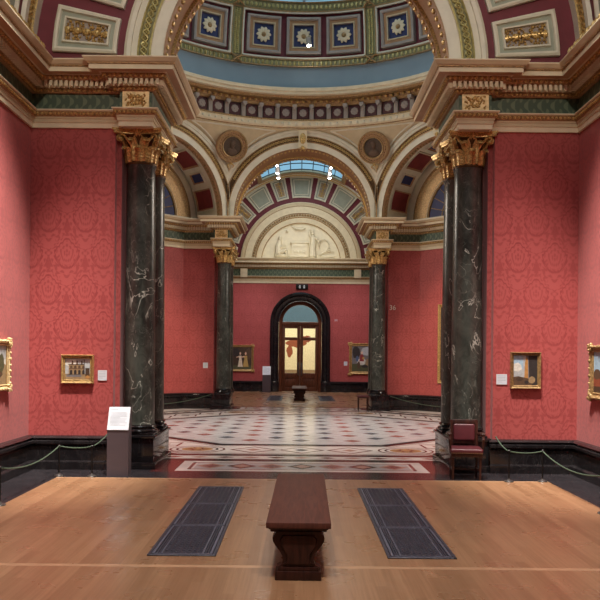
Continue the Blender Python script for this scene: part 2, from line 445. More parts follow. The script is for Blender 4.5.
for k in range(8):
    w = world_of(k)
    def wp(pts): return [w(x, v, 0)[:2] for x, v in pts]
    for i in range(-5, 6):                       # small lozenges of the outer white band
        x = i*.42; flat(wp([(x-.16, 5.54), (x, 5.44), (x+.16, 5.54), (x, 5.64)]), .003, 'rose_marble' if i % 2 else 'peach_marble')
    for i in (-1, 0, 1):                         # large lozenges between the roundels
        x = i*.86
        for a, b, m, z in ((.42, .46, 'rose_marble', .003), (.35, .39, 'cream_marble', .0035), (.14, .16, 'slate_marble' if i == 0 else 'peach_marble', .004)):
            flat(wp([(x-a, 4.5), (x, 4.5-b), (x+a, 4.5), (x, 4.5+b)]), z, m)
    a = k*pi/4+pi/8; cx, cy = 4.86*sin(a), CY+4.86*cos(a)
    for r, m, z in ((.50, 'rose_marble', .004), (.46, 'cream_marble', .0045), (.38, 'dark_marble', .005), (.34, 'cream_marble', .0055), (.28, 'amber_marble', .006)):
        flat([(cx+r*cos(2*pi*i/32), cy+r*sin(2*pi*i/32)) for i in range(32)], z, m)
    flat([(cx+(.26 if i % 2 else .11)*cos(pi*i/8), cy+(.26 if i % 2 else .11)*sin(pi*i/8)) for i in range(16)], .0065, 'maroon_marble')
    flat([(cx+.09*cos(pi*i/8), cy+.09*sin(pi*i/8)) for i in range(16)], .007, 'amber_marble')
def inside(x, y, r): return all(x*sin(k*pi/4)+y*cos(k*pi/4) < r for k in range(8))
for i in range(-7, 8):
    for j in range(-5, 6):
        x = i*.507; y = j*1.0+(.5 if i % 2 else 0)+.05
        for dx, dy, a, b in ((0, 0, .19, .22),):
            if inside(x+dx, y+dy, 3.45): loz(x+dx, CY+y+dy, a, b, .003, 'slate_marble' if abs(i) < 2 or i % 2 else 'rose_marble')
# thin joints of the tiled field
for i in range(-12, 13):
    for s in (1, -1):
        pts = []
        for t in lin(-4, 4, 160):
            x = t; y = s*t*(1.0/1.014)*1.0+i*1.0+.55
            pts.append((x, y))
        seg = [p for p in pts if inside(p[0], p[1], 3.66)]
        if len(seg) > 2:
            (xa, ya), (xb, yb) = seg[0], seg[-1]
            flat([(xa-.006, CY+ya), (xa+.006, CY+ya), (xb+.006, CY+yb), (xb-.006, CY+yb)], .0028, 'rose_marble')
rect(-2.2, 2.2, 24.02, EY1, .001, 'maroon_marble'); 
rect(-1.9, 1.9, 24.35, 25.15, .0015, 'cream_marble'); frame(-1.75, 1.75, 24.48, 25.02, .05, .002, 'rose_marble')
for i in range(-3, 4): loz(i*.46, 24.75, .22, .2, .0025, 'peach_marble')
struct(fh.build('floor_hall', [M[n] for n in FM], smooth=False))

# ------------------------------------------------------------------ walls
def wallpoly(name, poly, z0=0, z1=5.0, m='damask', kfn=None):
    """solid wall from a plan polygon; UV follows the run of the wall in metres"""
    mb = MB(); n = len(poly); L = 0
    for i in range(n):
        a, b = poly[i], poly[(i+1) % n]; d = sqrt((a[0]-b[0])**2+(a[1]-b[1])**2)
        mb.add([(*a, z0), (*b, z0), (*b, z1), (*a, z1)], [(0, 1, 2, 3)], 0, [(L, z0), (L+d, z0), (L+d, z1), (L, z1)]); L += d
    vs = [(*p, z0) for p in poly]+[(*p, z1) for p in poly]
    mb.add(vs, [tuple(range(n))[::-1], tuple(range(n, 2*n))], 0)
    return struct(mb.build(name, M[m], smooth=False))
PIER = [(4.03, 6.95), (2.79, 6.95), (2.79, 6.83), (2.72, 6.83), (2.72, 6.42), (2.52, 6.42), (2.52, 6.12), (2.72, 6.12), (2.72, 6.0), (3.7, 6.0), (6.0, 3.7), (6.0, 2.72),
        (6.12, 2.72), (6.12, 2.52), (6.42, 2.52), (6.42, 2.72), (6.83, 2.72), (6.83, 2.79), (6.95, 2.79), (6.95, 4.03), (6.95, 4.7), (4.7, 6.95)]
QN = {(1, 1): 'wall_northeast', (-1, 1): 'wall_northwest', (1, -1): 'wall_southeast', (-1, -1): 'wall_southwest'}
for (sx, sy), nm in QN.items():
    p = [(sx*x, CY+sy*v) for x, v in PIER]
    if sx*sy < 0: p = p[::-1]
    wallpoly(nm, p)
for sx, nm in ((-1, 'left'), (1, 'right')):
    wallpoly('wall_'+nm, [(sx*4.03, -1.5), (sx*4.03, CY-VW), (sx*4.5, CY-VW), (sx*4.5, -1.5)])
    wallpoly('wall_back_'+nm, [(sx*4.03, CY+VW), (sx*4.03, 36), (sx*4.5, 36), (sx*4.5, CY+VW)])
wallpoly('wall_rear', [(-4.5, -1.5), (4.5, -1.5), (4.5, -1.8), (-4.5, -1.8)], 0, 10.4)
for sx, nm in ((-1, 'west'), (1, 'east')):      # side arms close behind their arches
    wallpoly('wall_'+nm, [(sx*8.2, CY-4.3), (sx*8.2, CY+4.3), (sx*8.5, CY+4.3), (sx*8.5, CY-4.3)], 0, 9)
# far end wall with its arched doorway
DW, DZ = .99, 3.20          # clear half width, springing of the door arch
mb = MB(); YE = CY+VN
def fw(u, v, d=0): return (u, YE+d, v)
mb.grid(fw, [-4.5, -1.3], lin(0, 5, 1), 0, lambda u, v: (u, v)); mb.grid(fw, [1.3, 4.5], lin(0, 5, 1), 0, lambda u, v: (u, v))
arcp = [(1.3*cos(pi*i/24), DZ+1.3*sin(pi*i/24)) for i in range(25)]
for (a, b) in zip(arcp, arcp[1:]):
    mb.add([fw(a[0], a[1]), fw(b[0], b[1]), fw(b[0], 5), fw(a[0], 5)], [(0, 1, 2, 3)], 0, [(a[0], a[1]), (b[0], b[1]), (b[0], 5), (a[0], 5)])
mb.box(-4.5, -1.3, YE+.01, YE+.45, 0, 5, 1); mb.box(1.3, 4.5, YE+.01, YE+.45, 0, 5, 1); mb.box(-1.3, 1.3, YE+.01, YE+.45, 4.51, 5, 1)
mb.box(-4.5, 4.5, YE+.02, YE+.45, 5, 10.3, 1)
struct(mb.build('wall_end', [M['damask'], M['plainwall']], smooth=False))

# black marble dado (a run along each wall)
DADO = [(.12, 0), (.12, .11), (.07, .13), (.07, .33), (.055, .35), (.10, .375), (.10, .41), (.06, .43), (.085, .455), (.05, .48), (0, .49)]
def dado(name, path, side):
    o = MB().sweep(path, DADO, [0]*10, side).build(name, M['black_marble']); struct(o)
for (sx, sy), nm in QN.items():
    q = nm[5:]; f = lambda pts: [(sx*x, CY+sy*v) for x, v in pts]; sd = sx*sy
    vend = VN if sy > 0 else VS
    dado('baseboard_arm_'+q, f([(4.03, vend), (4.03, 6.95), (2.735, 6.95)]), sd)
    dado('baseboard_niche_'+q, f([(2.735, 6.0), (3.7, 6.0), (6.0, 3.7), (6.0, 2.735)]), sd)
for sx, q in ((-1, 'left'), (1, 'right')):
    dado('baseboard_end_'+q, [(sx*4.03, YE), (sx*1.36, YE)], -sx)

# ------------------------------------------------------------------ entablature
ARCHI = [(0, 5.0), (.035, 5.0), (.035, 5.07), (.05, 5.075), (.05, 5.125), (.06, 5.13), (.06, 5.155), (.075, 5.16), (.10, 5.215), (.10, 5.225), (.12, 5.235), (.12, 5.25), (.02, 5.252)]
ARCHM = [0, 0, 0, 1, 1, 1, 3, 2, 2, 0, 0, 0]
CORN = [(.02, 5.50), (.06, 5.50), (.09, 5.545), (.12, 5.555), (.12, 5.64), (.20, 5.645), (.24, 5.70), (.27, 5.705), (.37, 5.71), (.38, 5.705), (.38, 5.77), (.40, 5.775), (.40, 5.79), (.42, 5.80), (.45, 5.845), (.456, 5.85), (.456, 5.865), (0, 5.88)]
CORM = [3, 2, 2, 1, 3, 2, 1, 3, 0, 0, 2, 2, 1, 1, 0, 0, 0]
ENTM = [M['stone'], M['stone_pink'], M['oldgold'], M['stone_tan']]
PATH = [(4.03, 6.95), (2.68, 6.95), (2.68, 7.07), (2.25, 7.07), (2.25, 5.46), (2.68, 5.46), (2.68, 6.0), (3.7, 6.0), (6.0, 3.7), (6.0, 2.68), (5.46, 2.68), (5.46, 2.25), (7.07, 2.25), (7.07, 2.68), (6.95, 2.68), (6.95, 4.0)]
def offs(path, d, side):
    P = [Vector(p) for p in path]; n = len(P); out = []
    nr = [Vector(((P[i+1]-P[i]).normalized().y, -(P[i+1]-P[i]).normalized().x))*side for i in range(n-1)]
    for i in range(n):
        if i == 0: m = nr[0]
        elif i == n-1: m = nr[-1]
        else:
            m = nr[i-1]+nr[i]; m = m/max(.3, m.dot(nr[i]))
        out.append(P[i]+m*d)
    return out, nr
def along(path, d, side, pitch):
    pts, nr = offs(path, d, side)
    for i in range(len(pts)-1):
        a, b = pts[i], pts[i+1]; L = (b-a).length
        if (b-a).dot(Vector(path[i+1])-Vector(path[i])) <= 0: continue
        k = max(1, int(L/pitch))
        for j in range(k): yield a+(b-a)*((j+.5)/k), (b-a).normalized(), nr[i]
def entab(nm, path, side):
    root = sroot('trim_entablature_'+nm)
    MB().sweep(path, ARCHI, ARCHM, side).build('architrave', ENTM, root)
    MB().sweep(path, [(.02, 5.25), (.02, 5.50)], [0], side, cap=False).build('frieze', M['frieze'], root)
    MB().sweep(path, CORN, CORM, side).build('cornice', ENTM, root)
    d = MB(); e = MB()
    for p, t, n in along(path, .16, side, .073):
        c = [p+t*a*.022+n*b*.038 for a, b in ((-1, -1), (1, -1), (1, 1), (-1, 1))]
        d.add([(q.x, q.y, z) for z in (5.56, 5.64) for q in c], [(0,1,5,4),(1,2,6,5),(2,3,7,6),(3,0,4,7),(0,3,2,1)], 0)
    for p, t, n in along(path, .235, side, .073): e.ball((p.x, p.y, 5.672), .026, 0, 6, 4)
    for p, t, n in along(path, .095, side, .06): e.ball((p.x, p.y, 5.19), .021, 0, 6, 4)
    for p, t, n in along(path, .09, side, .055): e.ball((p.x, p.y, 5.525), .018, 0, 5, 4)
    d.build('dentil_course', M['stone'], root, smooth=False); e.build('bead_moulding', M['gold'], root)
    return root
for (sx, sy), nm in QN.items():
    vend = VN if sy > 0 else VS
    pth = [(4.03, vend)]+PATH+[(6.95, 4.03), (8.3, 4.03)]
    pth = [(4.03, vend)]+PATH
    root = entab(nm[5:], [(sx*x, CY+sy*v) for x, v in pth], sx*sy)
    b = MB()
    for blk in ((2.26, 2.675, 5.47, 7.06), ):
        x0, x1, v0, v1 = blk
        b.box(min(sx*x0, sx*x1), max(sx*x0, sx*x1), min(CY+sy*v0, CY+sy*v1), max(CY+sy*v0, CY+sy*v1), 5.001, 5.87, 0)
        b.box(min(sx*v0, sx*v1), max(sx*v0, sx*v1), min(CY+sy*x0, CY+sy*x1), max(CY+sy*x0, CY+sy*x1), 5.001, 5.87, 0)
    b.build('block_core', M['stone_pink'], root, smooth=False)
    # gilded pedestal panels on the frieze above the columns
    g = MB()
    for vf, sg in ((7.09, 1), (5.44, -1)):
        yv = CY+sy*vf; s2 = sy*sg
        g.box(min(sx*2.27, sx*2.655), max(sx*2.27, sx*2.655), min(yv, yv+s2*.03), max(yv, yv+s2*.03), 5.255, 5.5, 0)
        for q in range(64):
            u = random.uniform(2.31, 2.615); z = random.uniform(5.29, 5.47); r = random.uniform(.010, .02)
            g.ball((sx*u, yv+s2*.032, z), r, 1, 6, 4, ry=.018)
        for q in range(6):
            a = 2*pi*q/6; g.ball((sx*(2.4625+.055*cos(a)), yv+s2*.035, 5.378+.055*sin(a)), .03, 1, 6, 4, ry=.02)
    g.build('frieze_panel', [M['palegold'], M['gold']], root)
# far end wall entablature: a plain run with two little frieze blocks
root = sroot('trim_entablature_end')
pe = [(-4.03, YE), (4.03, YE)]
zs = lambda pr: [(d_, 5+(z_-5)*1.30) for d_, z_ in pr]
MB().sweep(pe, zs(ARCHI), ARCHM, 1).build('architrave', ENTM, root)
MB().sweep(pe, zs([(.02, 5.25), (.02, 5.50)]), [0], 1).build('frieze', M['frieze'], root)
MB().sweep(pe, zs(CORN), CORM, 1).build('cornice', ENTM, root)
d = MB()
for p, t, n in along(pe, .16, 1, .073): d.box(p.x-.02, p.x+.02, p.y-.04, p.y+.04, 5.728, 5.832)
d.build('dentil_course', M['stone'], root, smooth=False)
for x in (-2.62, 2.62):
    MB().rbox(x-.16, x+.16, YE-.14, YE, 5.26, 5.66, .015).build('frieze_panel', M['stone'], root)

# gilt cresting standing on the side cornices of the near arm
for sx, nm in ((-1, 'left'), (1, 'right')):
    c = MB(); y = 2.0
    c.box(min(sx*3.66, sx*3.74), max(sx*3.66, sx*3.74), 1.0, 11.0, 5.86, 5.93, 1)
    i = 0
    while y < 11.0:
        c.ball((sx*3.70, y, 5.97), .05, 0, 7, 5, rz=.075 if i % 2 else .05); c.ball((sx*3.70, y+.055, 6.02), .025, 0, 6, 4); y += .11; i += 1
    struct(c.build('trim_cresting_'+nm, [M['gold'], M['oldgold']]))

# ------------------------------------------------------------------ arches
def guilloche(mb, r, y, amp, k, tr, mat, a0=0, a1=180, zc=ZC, xmax=None):
    for ph in (0, pi):
        pts = []
        for i in range(k*8+1):
            t = i/(k*8); a = rad(a0+(a1-a0)*t); rr = r+amp*sin(2*pi*k*t+ph)
            x = rr*cos(a)
            if xmax and abs(x) > xmax: x = max(-xmax, min(xmax, x))
            pts.append((x, y+.006*cos(2*pi*k*t+ph), zc+rr*sin(a)))
        mb.tube(pts, tr, 5, mat)
    for i in range(k*2):
        a = rad(a0+(a1-a0)*(i+.5)/(k*2)); mb.ball((r*cos(a), y, zc+r*sin(a)), tr*1.15, mat, 6, 4)
def archivolt(y, s):
    """stepped face of an arch; s = +1 faces increasing v, -1 decreasing v"""
    pr = [(2.10, y-s*.03), (2.10, y+s*.04), (2.13, y+s*.055), (2.27, y+s*.055), (2.275, y+s*.075), (2.30, y+s*.085), (2.315, y+s*.06), (2.32, y+s*.045), (2.45, y+s*.045), (2.455, y+s*.07), (2.47, y+s*.08), (2.48, y+s*.07), (2.56, y+s*.07), (2.565, y+s*.1), (2.62, y+s*.12), (2.66, y+s*.10), (2.67, y)]
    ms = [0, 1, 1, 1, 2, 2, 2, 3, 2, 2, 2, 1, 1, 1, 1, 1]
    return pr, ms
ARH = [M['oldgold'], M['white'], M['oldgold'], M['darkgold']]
ARM_ = [M['oldgold'], M['white'], M['lime'], M['greenband']]
SOFY0, SOFY1 = AP-.02, VW+.02
def soffit_mesh(kind, wide=False):
    m = MB()
    y0, y1 = AP, (VW if kind == 'arm' else 6.86)
    if wide:
        y0 = 6.05
        m.arc([(2.5, AP), (2.46, AP+.02), (2.46, y0-.04), (2.44, y0-.02), (2.10, y0)], [0, 0, 1, 0])
    if kind == 'arm':
        pr = [(2.10, y0), (2.09, y0+.02), (2.09, y0+.24), (2.14, y0+.26), (2.14, y1-.26), (2.09, y1-.24), (2.09, y1-.02), (2.10, y1)]
        m.arc(pr, [0, 0, 1, 2, 1, 0, 0])
        n = 54
        for yy in (y0+.13, y1-.13):
            for i in range(n):
                a = pi*(i+.5)/n; m.ball((2.085*cos(a), yy, ZC+2.085*sin(a)), .038, 1, 6, 4, ry=.07)
    else:
        pr = [(2.10, y0), (2.08, y0+.02), (2.08, y0+.2), (2.12, y0+.22), (2.12, y0+.34), (2.19, y0+.35), (2.19, y1)]
        m.arc(pr, [0, 0, 1, 4, 4, 4])
        for i in range(60):
            a = pi*(i+.5)/60; m.ball((2.075*cos(a), y0+.11, ZC+2.075*sin(a)), .036, 1, 6, 4, ry=.06)
        fn = lambda a, v, d: ((2.15+d)*cos(rad(a)), v, ZC+(2.15+d)*sin(rad(a)))
        m.grid(lambda a, v: fn(a, v, 0), lin(-2, 182, 40), [y0+.34, y1], 4)
        for ca, hw, red in ((90, 10, 1), (109, 5, 0), (71, 5, 0), (52.5, 9.5, 1), (127.5, 9.5, 1), (34, 5, 0), (146, 5, 0), (15.5, 9.5, 1), (164.5, 9.5, 1)):
            ki = 1.6 if red else 1.2; kv = .05
            st = [(0, 0, 0, 0), (0, 0, -.05, 4), (ki*.5, kv*.5, -.05, 4), (ki, kv, -.025, 0), (ki*1.3, kv*1.3, -.012, 0)]
            v0, v1 = (y0+.36, y1-.06) if red else (y0+.5, y1-.2)
            m.panel(fn, ca-hw, ca+hw, v0, v1, st, 6, 2, 2 if red else 3)
    return m
a0, s0 = archivolt(AP, -1)
sm = {'arm': [M['stone_tan'], M['gold'], M['stone_tan'], M['navy'], M['white']], 'niche': [M['stone_tan'], M['oldgold'], M['redpanel'], M['navy'], M['white']]}
SIDE = ['north', 'northeast', 'east', 'southeast', 'south', 'southwest', 'west', 'northwest']
for k in range(8):
    w = world_of(k); kind = 'arm' if k % 2 == 0 else 'niche'
    root = sroot('trim_arch_'+SIDE[k])
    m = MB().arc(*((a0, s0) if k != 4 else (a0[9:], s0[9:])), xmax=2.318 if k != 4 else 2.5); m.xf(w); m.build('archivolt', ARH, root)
    if k != 4: g = MB(); guilloche(g, 2.385, AP-.05, .035, 36, .011, 0, 28, 152); g.xf(w); g.build('guilloche', M['gold'], root)
    m = soffit_mesh(kind, k == 4); m.xf(w); m.build('soffit', sm[kind], root)
    if k == 4: continue
    kb = MB().rbox(-.13, .13, AP-.19, AP, ZC+2.08, ZC+2.62, .02, 0); kb.ball((0, AP-.2, ZC+2.36), .10, 1, 10, 7, ry=.06, rz=.17); kb.ball((0, AP-.18, ZC+2.08), .07, 1, 8, 5)
    kb.xf(w); kb.build('keystone', [M['stone'], M['gold']], root)
    if kind == 'niche':                        # lunette at the back of the niche
        L = MB(); y = 6.86
        L.arc([(2.13, y-.0), (2.05, y-.05), (1.86, y-.05), (1.84, y-.08), (1.78, y-.09), (1.76, y-.06), (1.66, y-.06), (1.64, y-.09), (1.60, y-.07), (1.36, y-.04), (1.33, y-.06), (1.27, y-.06), (1.26, y)], [0, 0, 0, 1, 1, 1, 2, 1, 1, 0, 1, 1])
        L.add([(1.27*cos(rad(a)), y-.01, ZC+1.27*sin(rad(a))) for a in lin(-2, 182, 30)], [tuple(range(31))], 3)
        for a in lin(15, 165, 10): L.tube([(.3*cos(rad(a)), y-.02, ZC+.3*sin(rad(a))), (1.26*cos(rad(a)), y-.02, ZC+1.26*sin(rad(a)))], .014, 5, 1)
        for r in (.3, .8): L.tube([(r*cos(rad(a)), y-.02, ZC+r*sin(rad(a))) for a in lin(0, 180, 20)], .014, 5, 1)
        L.box(-2.3, 2.3, y-.3, y, 5.84, ZC-.02, 0)
        L.box(-2.4, 2.4, y+.02, y+.1, 5.0, 8.4, 0)
        L.xf(w); L.build('lunette', [M['white'], M['oldgold'], M['greenband'], M['navy']], root)

# the arm side of an arch wall: archivolt, maroon field, radial coffers
def radial_panels(m, y, s, rin, rout, gap=1.5):
    fn = lambda a, r, d: (r*cos(rad(a)), y+s*d, ZC+.03+r*sin(rad(a)))
    a, i = 90, 0
    lst = []
    for j in range(-5, 6):
        lst.append((90+16.5*j, 8.0 if j % 2 == 0 else 5.3, j % 2 == 0))
    for ca, hw, wide in lst:
        st = [(0, 0, 0, 0), (0, 0, .06, 2), (.5, .03, .075, 2), (1.0, .06, .07, 2), (1.2, .07, .03, 2), (2.1, .12, .03, 3), (2.3, .13, .065, 2), (2.7, .155, .065, 2), (2.9, .165, .02, 2)]
        m.panel(fn, ca-hw, ca+hw, rin, rout, st, 5, 2, 3 if wide else 4)
        if not wide:                       # gilt foliage
            rr = random.Random(int(ca*7))
            rm = (rin+rout)/2; hr = (rout-rin)/2-.185; ha = hw-3.1
            for q in range(-6, 7):
                t = q/6; r = rm+t*hr
                m.ball(fn(ca, r, .035), .03 if q % 3 else .055, 5, 7, 5, ry=.04)
                for sd in (-1, 1):
                    for u in (.32, .62, .92):
                        if abs(t) > .92 and u > .6: continue
                        aa = ca+sd*u*ha; r2 = r+rr.uniform(-.03, .03)+u*.05*(1 if t > 0 else -1)
                        m.ball(fn(aa, max(rm-hr, min(rm+hr, r2)), .03), rr.uniform(.012, .027), 5, 6, 4, ry=.03)
RPM = [M['maroon'], M['oldgold'], M['white'], M['sage'], M['grey'], M['gold']]
a1_, s1_ = archivolt(VW, 1)
for k, nm in ((0, 'north'), (4, 'south'), (2, 'east'), (6, 'west')):
    w = world_of(k)
    root = sroot('wall_arch_'+nm)
    m = MB()
    m.arc([(2.1, VW), (4.2, VW)], [0]); 
    m.xf(w); m.build('maroon_field', RPM, root)
    m = MB().arc(a1_, s1_); m.xf(w); m.build('archivolt', ARM_, root)
    if k == 4:
        g = MB(); guilloche(g, 2.385, VW+.06, .042, 42, .015, 0, -1, 181); g.xf(w); g.build('guilloche', M['lime'], root)
        m = MB(); radial_panels(m, VW, 1, 2.78, 3.72); m.xf(w); m.build('radial_coffers', RPM, root)

# pendentives, ring, drum and dome
w0 = None
P_ = MB()
def pend(k):
    m = MB(); a = k*pi/4+pi/8
    rows = 14; cols = 10; zl = 7.17; zh = 8.66
    def fn(u, t):
        z = zl+(zh-zl)*t; s = sqrt(max(0, 2.66**2-(z-ZC)**2)); s = min(2.311, s)
        d1 = (sin(k*pi/4), cos(k*pi/4)); e1 = (cos(k*pi/4), -sin(k*pi/4))
        d2 = (sin((k+1)*pi/4), cos((k+1)*pi/4)); e2 = (cos((k+1)*pi/4), -sin((k+1)*pi/4))
        A = Vector((d1[0]*(AP-.03)+e1[0]*s, d1[1]*(AP-.03)+e1[1]*s)); B = Vector((d2[0]*(AP-.03)-e2[0]*s, d2[1]*(AP-.03)-e2[1]*s))
        mid = (A+B)/2; R = 6.0-(6.0-5.36)*t**.8; Mx = Vector((sin(a), cos(a)))*R
        p = A*(1-u)+B*u+(Mx-mid)*4*u*(1-u)
        return (p.x, CY+p.y, z)
    m.grid(fn, lin(0, 1, cols), lin(0, 1, rows), 0)
    # raised fillets along the edges
    for uu in (.10, .90):
        m.tube([fn(uu, t) for t in lin(.12, .93, 12)], .025, 6, 1)
    m.tube([fn(u, .93) for u in lin(.1, .9, 10)], .025, 6, 1)
    return m
DOME = sroot('ceiling_dome')
for k in range(8):
    pend(k).build('pendentive', [M['stone_pink'], M['white']], DOME)
def ringlathe(name, prof, mats, ml, n=96):
    return MB().lathe(prof, n, (0, CY, 0), mats, cap=False).build(name, ml, DOME, sharp=30)
ringlathe('ring_moulding', [(6.2, 8.60), (5.36, 8.60), (5.34, 8.63), (5.28, 8.66), (5.28, 8.78), (5.25, 8.80), (5.25, 8.85), (5.38, 8.86), (5.38, 9.28)], [0, 1, 0, 0, 0, 1, 0, 2], [M['stone'], M['oldgold'], M['frieze_red']])
b = MB()
for i in range(160):
    a = 2*pi*i/160; b.ball((5.265*sin(a), CY+5.265*cos(a), 8.72), .042, 0, 6, 4)
b.build('bead_row', M['white'], DOME)
ringlathe('ring_cornice', [(5.38, 9.26), (5.30, 9.26), (5.26, 9.32), (5.24, 9.33), (5.24, 9.42), (5.10, 9.44), (5.05, 9.50), (4.95, 9.51), (4.95, 9.58), (4.91, 9.60), (4.90, 9.68), (4.92, 9.70), (5.34, 9.78), (5.34, 10.36), (5.30, 10.45)], [2, 1, 1, 2, 1, 1, 0, 0, 0, 0, 0, 0, 3, 3], [M['stone'], M['oldgold'], M['stone_tan'], M['slateblue']])
eg = MB()
for i in range(180):
    a = 2*pi*i/180; eg.ball((5.2*sin(a), CY+5.2*cos(a), 9.37), .05, 0, 6, 4, rz=.045)
eg.build('egg_moulding', M['gold'], DOME)
br = MB(); brm = MB().rbox(-.075, .075, 5.16, 5.42, 8.86, 9.27, .02)
br.rbox(-.075, .075, 5.1, 5.4, 9.12, 9.27, .03)
NB = 64
proto = None
for i in range(NB):
    a = 2*pi*(i+.5)/NB
    if cos(a) < -.2: continue
    if proto is None:
        m = MB().rbox(-.065, .065, 5.29, 5.42, 8.86, 9.27, .015); m.rbox(-.07, .07, 5.12, 5.4, 9.17, 9.27, .03); m.ball((0, 5.16, 9.16), .045, 0, 8, 5)
        o = proto = m.build('bracket', M['grey'], DOME)
    else:
        o = proto.copy(); COL.objects.link(o); o.parent = DOME
    o.location = (0, CY, 0); o.rotation_euler = (0, 0, -a)
proto = None
for i in range(NB):
    a = 2*pi*i/NB
    if cos(a) < -.2: continue
    if proto is None:
        m = MB(); m.box(-.16, .16, 5.34, 5.40, 8.9, 9.24, 0)
        for q in range(8):
            t = 2*pi*q/8; m.ball((.07*cos(t), 5.335, 9.07+.07*sin(t)), .05, 1, 6, 4, ry=.025)
        m.ball((0, 5.33, 9.07), .045, 1, 8, 5, ry=.035)
        o = proto = m.build('frieze_rosette', [M['frieze_red'], M['grey']], DOME)
    else:
        o = proto.copy(); COL.objects.link(o); o.parent = DOME
    o.location = (0, CY, 0); o.rotation_euler = (0, 0, -a)
RD, ZD = 5.30, 10.62
def dm(lon, lat, d):
    r = (RD+d)*cos(rad(lat)); return (r*sin(rad(lon)), CY+r*cos(rad(lon)), ZD+(RD+d)*sin(rad(lat)))
# guilloche belts below and above the coffers, meridian bands between the groups
def belt(name, lat0, lat1, d0):
    m = MB(); lm = (lat0+lat1)/2; h = (lat1-lat0)/2
    for lt0, lt1, d, mt in ((lat0, lat0+h*.25, -.06, 1), (lat0+h*.25, lat1-h*.25, -.02, 0), (lat1-h*.25, lat1, -.06, 1)):
        m.grid(lambda u, v: dm(u, v, d), lin(-180, 180, 96), [lt0, lt1], mt)
    for lt in (lat0+h*.25, lat1-h*.25, lat0, lat1): m.grid(lambda u, v: dm(u, lt, v), lin(-180, 180, 96), [-.06, .02], 1)
    for i in range(240):
        lo = -180+1.5*i; m.ball(dm(lo, lm, -.02), .048, 2, 5, 4, rz=.075)
    return m.build(name, [M['greenband'], M['oldgold'], M['lime']], DOME)
belt('lower_belt', -2.0, .5, 0); belt('upper_belt', 15.4, 18.6, 0)
for g in range(8):
    lo0 = 45*g-22.5
    m = MB(); m.panel(dm, lo0-1.9, lo0+1.9, .7, 15.4, [(0, 0, .06, 1), (0, 0, -.06, 1), (.35, .0, -.06, 1), (.4, 0, -.02, 0)], 1, 6, 0)
    for i in range(22): 
        for sd in (-.5, .5): m.ball(dm(lo0+sd, 1.2+i*.64, -.02), .045, 2, 5, 4)
    for lt in (-.9, 17.2):
        for s1, s2 in ((1, 1), (1, -1)): m.tube([dm(lo0-1.9*s1, lt-1.4*s2, -.09), dm(lo0, lt, -.12), dm(lo0+1.9*s1, lt+1.4*s2, -.09)], .03, 5, 1)
    m.build('meridian_band', [M['greenband'], M['oldgold'], M['lime']], DOME)
    f = MB(); f.grid(lambda u, v: dm(u, v, .1), lin(lo0+1.9, lo0+43.1, 12), lin(.7, 15.4, 5), 0)
    ed = .45
    for (ua, ub, va, vb) in ((lo0+1.9, lo0+1.9+ed, .7, 15.4), (lo0+43.1-ed, lo0+43.1, .7, 15.4), (lo0+1.9, lo0+43.1, .7, .7+ed), (lo0+1.9, lo0+43.1, 15.4-ed, 15.4)):
        f.panel(dm, ua, ub, va, vb, [(0, 0, .1, 1), (0, 0, -.05, 1)], 10, 2, 1)
    f.build('maroon_field', [M['maroon'], M['white']], DOME)
    for j in (-1, 0, 1):
        lc = 45*g+13.3*j
        c = MB(); c.panel(dm, lc-5.7, lc+5.7, 2.3, 13.9, [(0, 0, .1, 0), (0, 0, -.06, 0), (.5, .5, -.07, 0), (.9, .9, -.05, 0), (1.0, 1.0, -.01, 0), (1.9, 1.9, -.01, 1), (2.0, 2.0, -.04, 2), (2.35, 2.35, -.04, 2), (2.5, 2.5, .05, 0)], 4, 3, 3)
        c.build('coffer', [M['grey'], M['stone_tan'], M['stone_pink'], M['navy']], DOME)
        if abs(((lc+180) % 360)-180) < 75:
            r = MB()
            p0 = Vector(dm(lc, 8.1, 0)); nrm = (p0-Vector((0, CY, ZD))).normalized(); e = Vector((cos(rad(lc)), -sin(rad(lc)), 0)); n2 = nrm.cross(e)
            def rp(x, y, z): return tuple(p0+e*x+n2*y-nrm*z)
            for q in range(10):
                t = 2*pi*q/10
                vs = []
                for rr_, wd, hh in ((.05, .02, .03), (.13, .055, .06), (.19, .045, .05), (.235, .0, .02)):
                    for sg in (-1, 0, 1):
                        vs.append(rp(rr_*cos(t)-sg*wd*sin(t), rr_*sin(t)+sg*wd*cos(t), hh+(.012 if sg == 0 else 0)-.04))
                r.add(vs, [(a_, a_+1, a_+4, a_+3) for a_ in (0, 1, 3, 4, 6, 7)], 0)
            R2 = MB().ball((0, 0, 0), .075, 1, 10, 6, rz=.05); R2.xf(lambda x, y, z: rp(x, y, z)); r.add(R2.v, R2.f, 1)
            r.build('rosette', [M['stone'], M['oldgold']], DOME, smooth=True)
# glazed oculus
gl = sroot('window_oculus')
m = MB(); m.grid(lambda u, v: dm(u, v, 0), lin(-180, 180, 64), [18.6, 24, 32, 45, 65, 89.9], 0); m.build('pane', M['skyglass'], gl)
m = MB()
for lo in range(0, 360, 15): m.tube([dm(lo, la, -.02) for la in lin(18.6, 80, 10)], .045, 5, 0)
for la in (19.4, 32, 50): m.tube([dm(lo, la, -.02) for lo in lin(0, 355, 71)], .04, 5, 0, closed=True)
m.build('glazing_bar', M['slateblue'], gl)

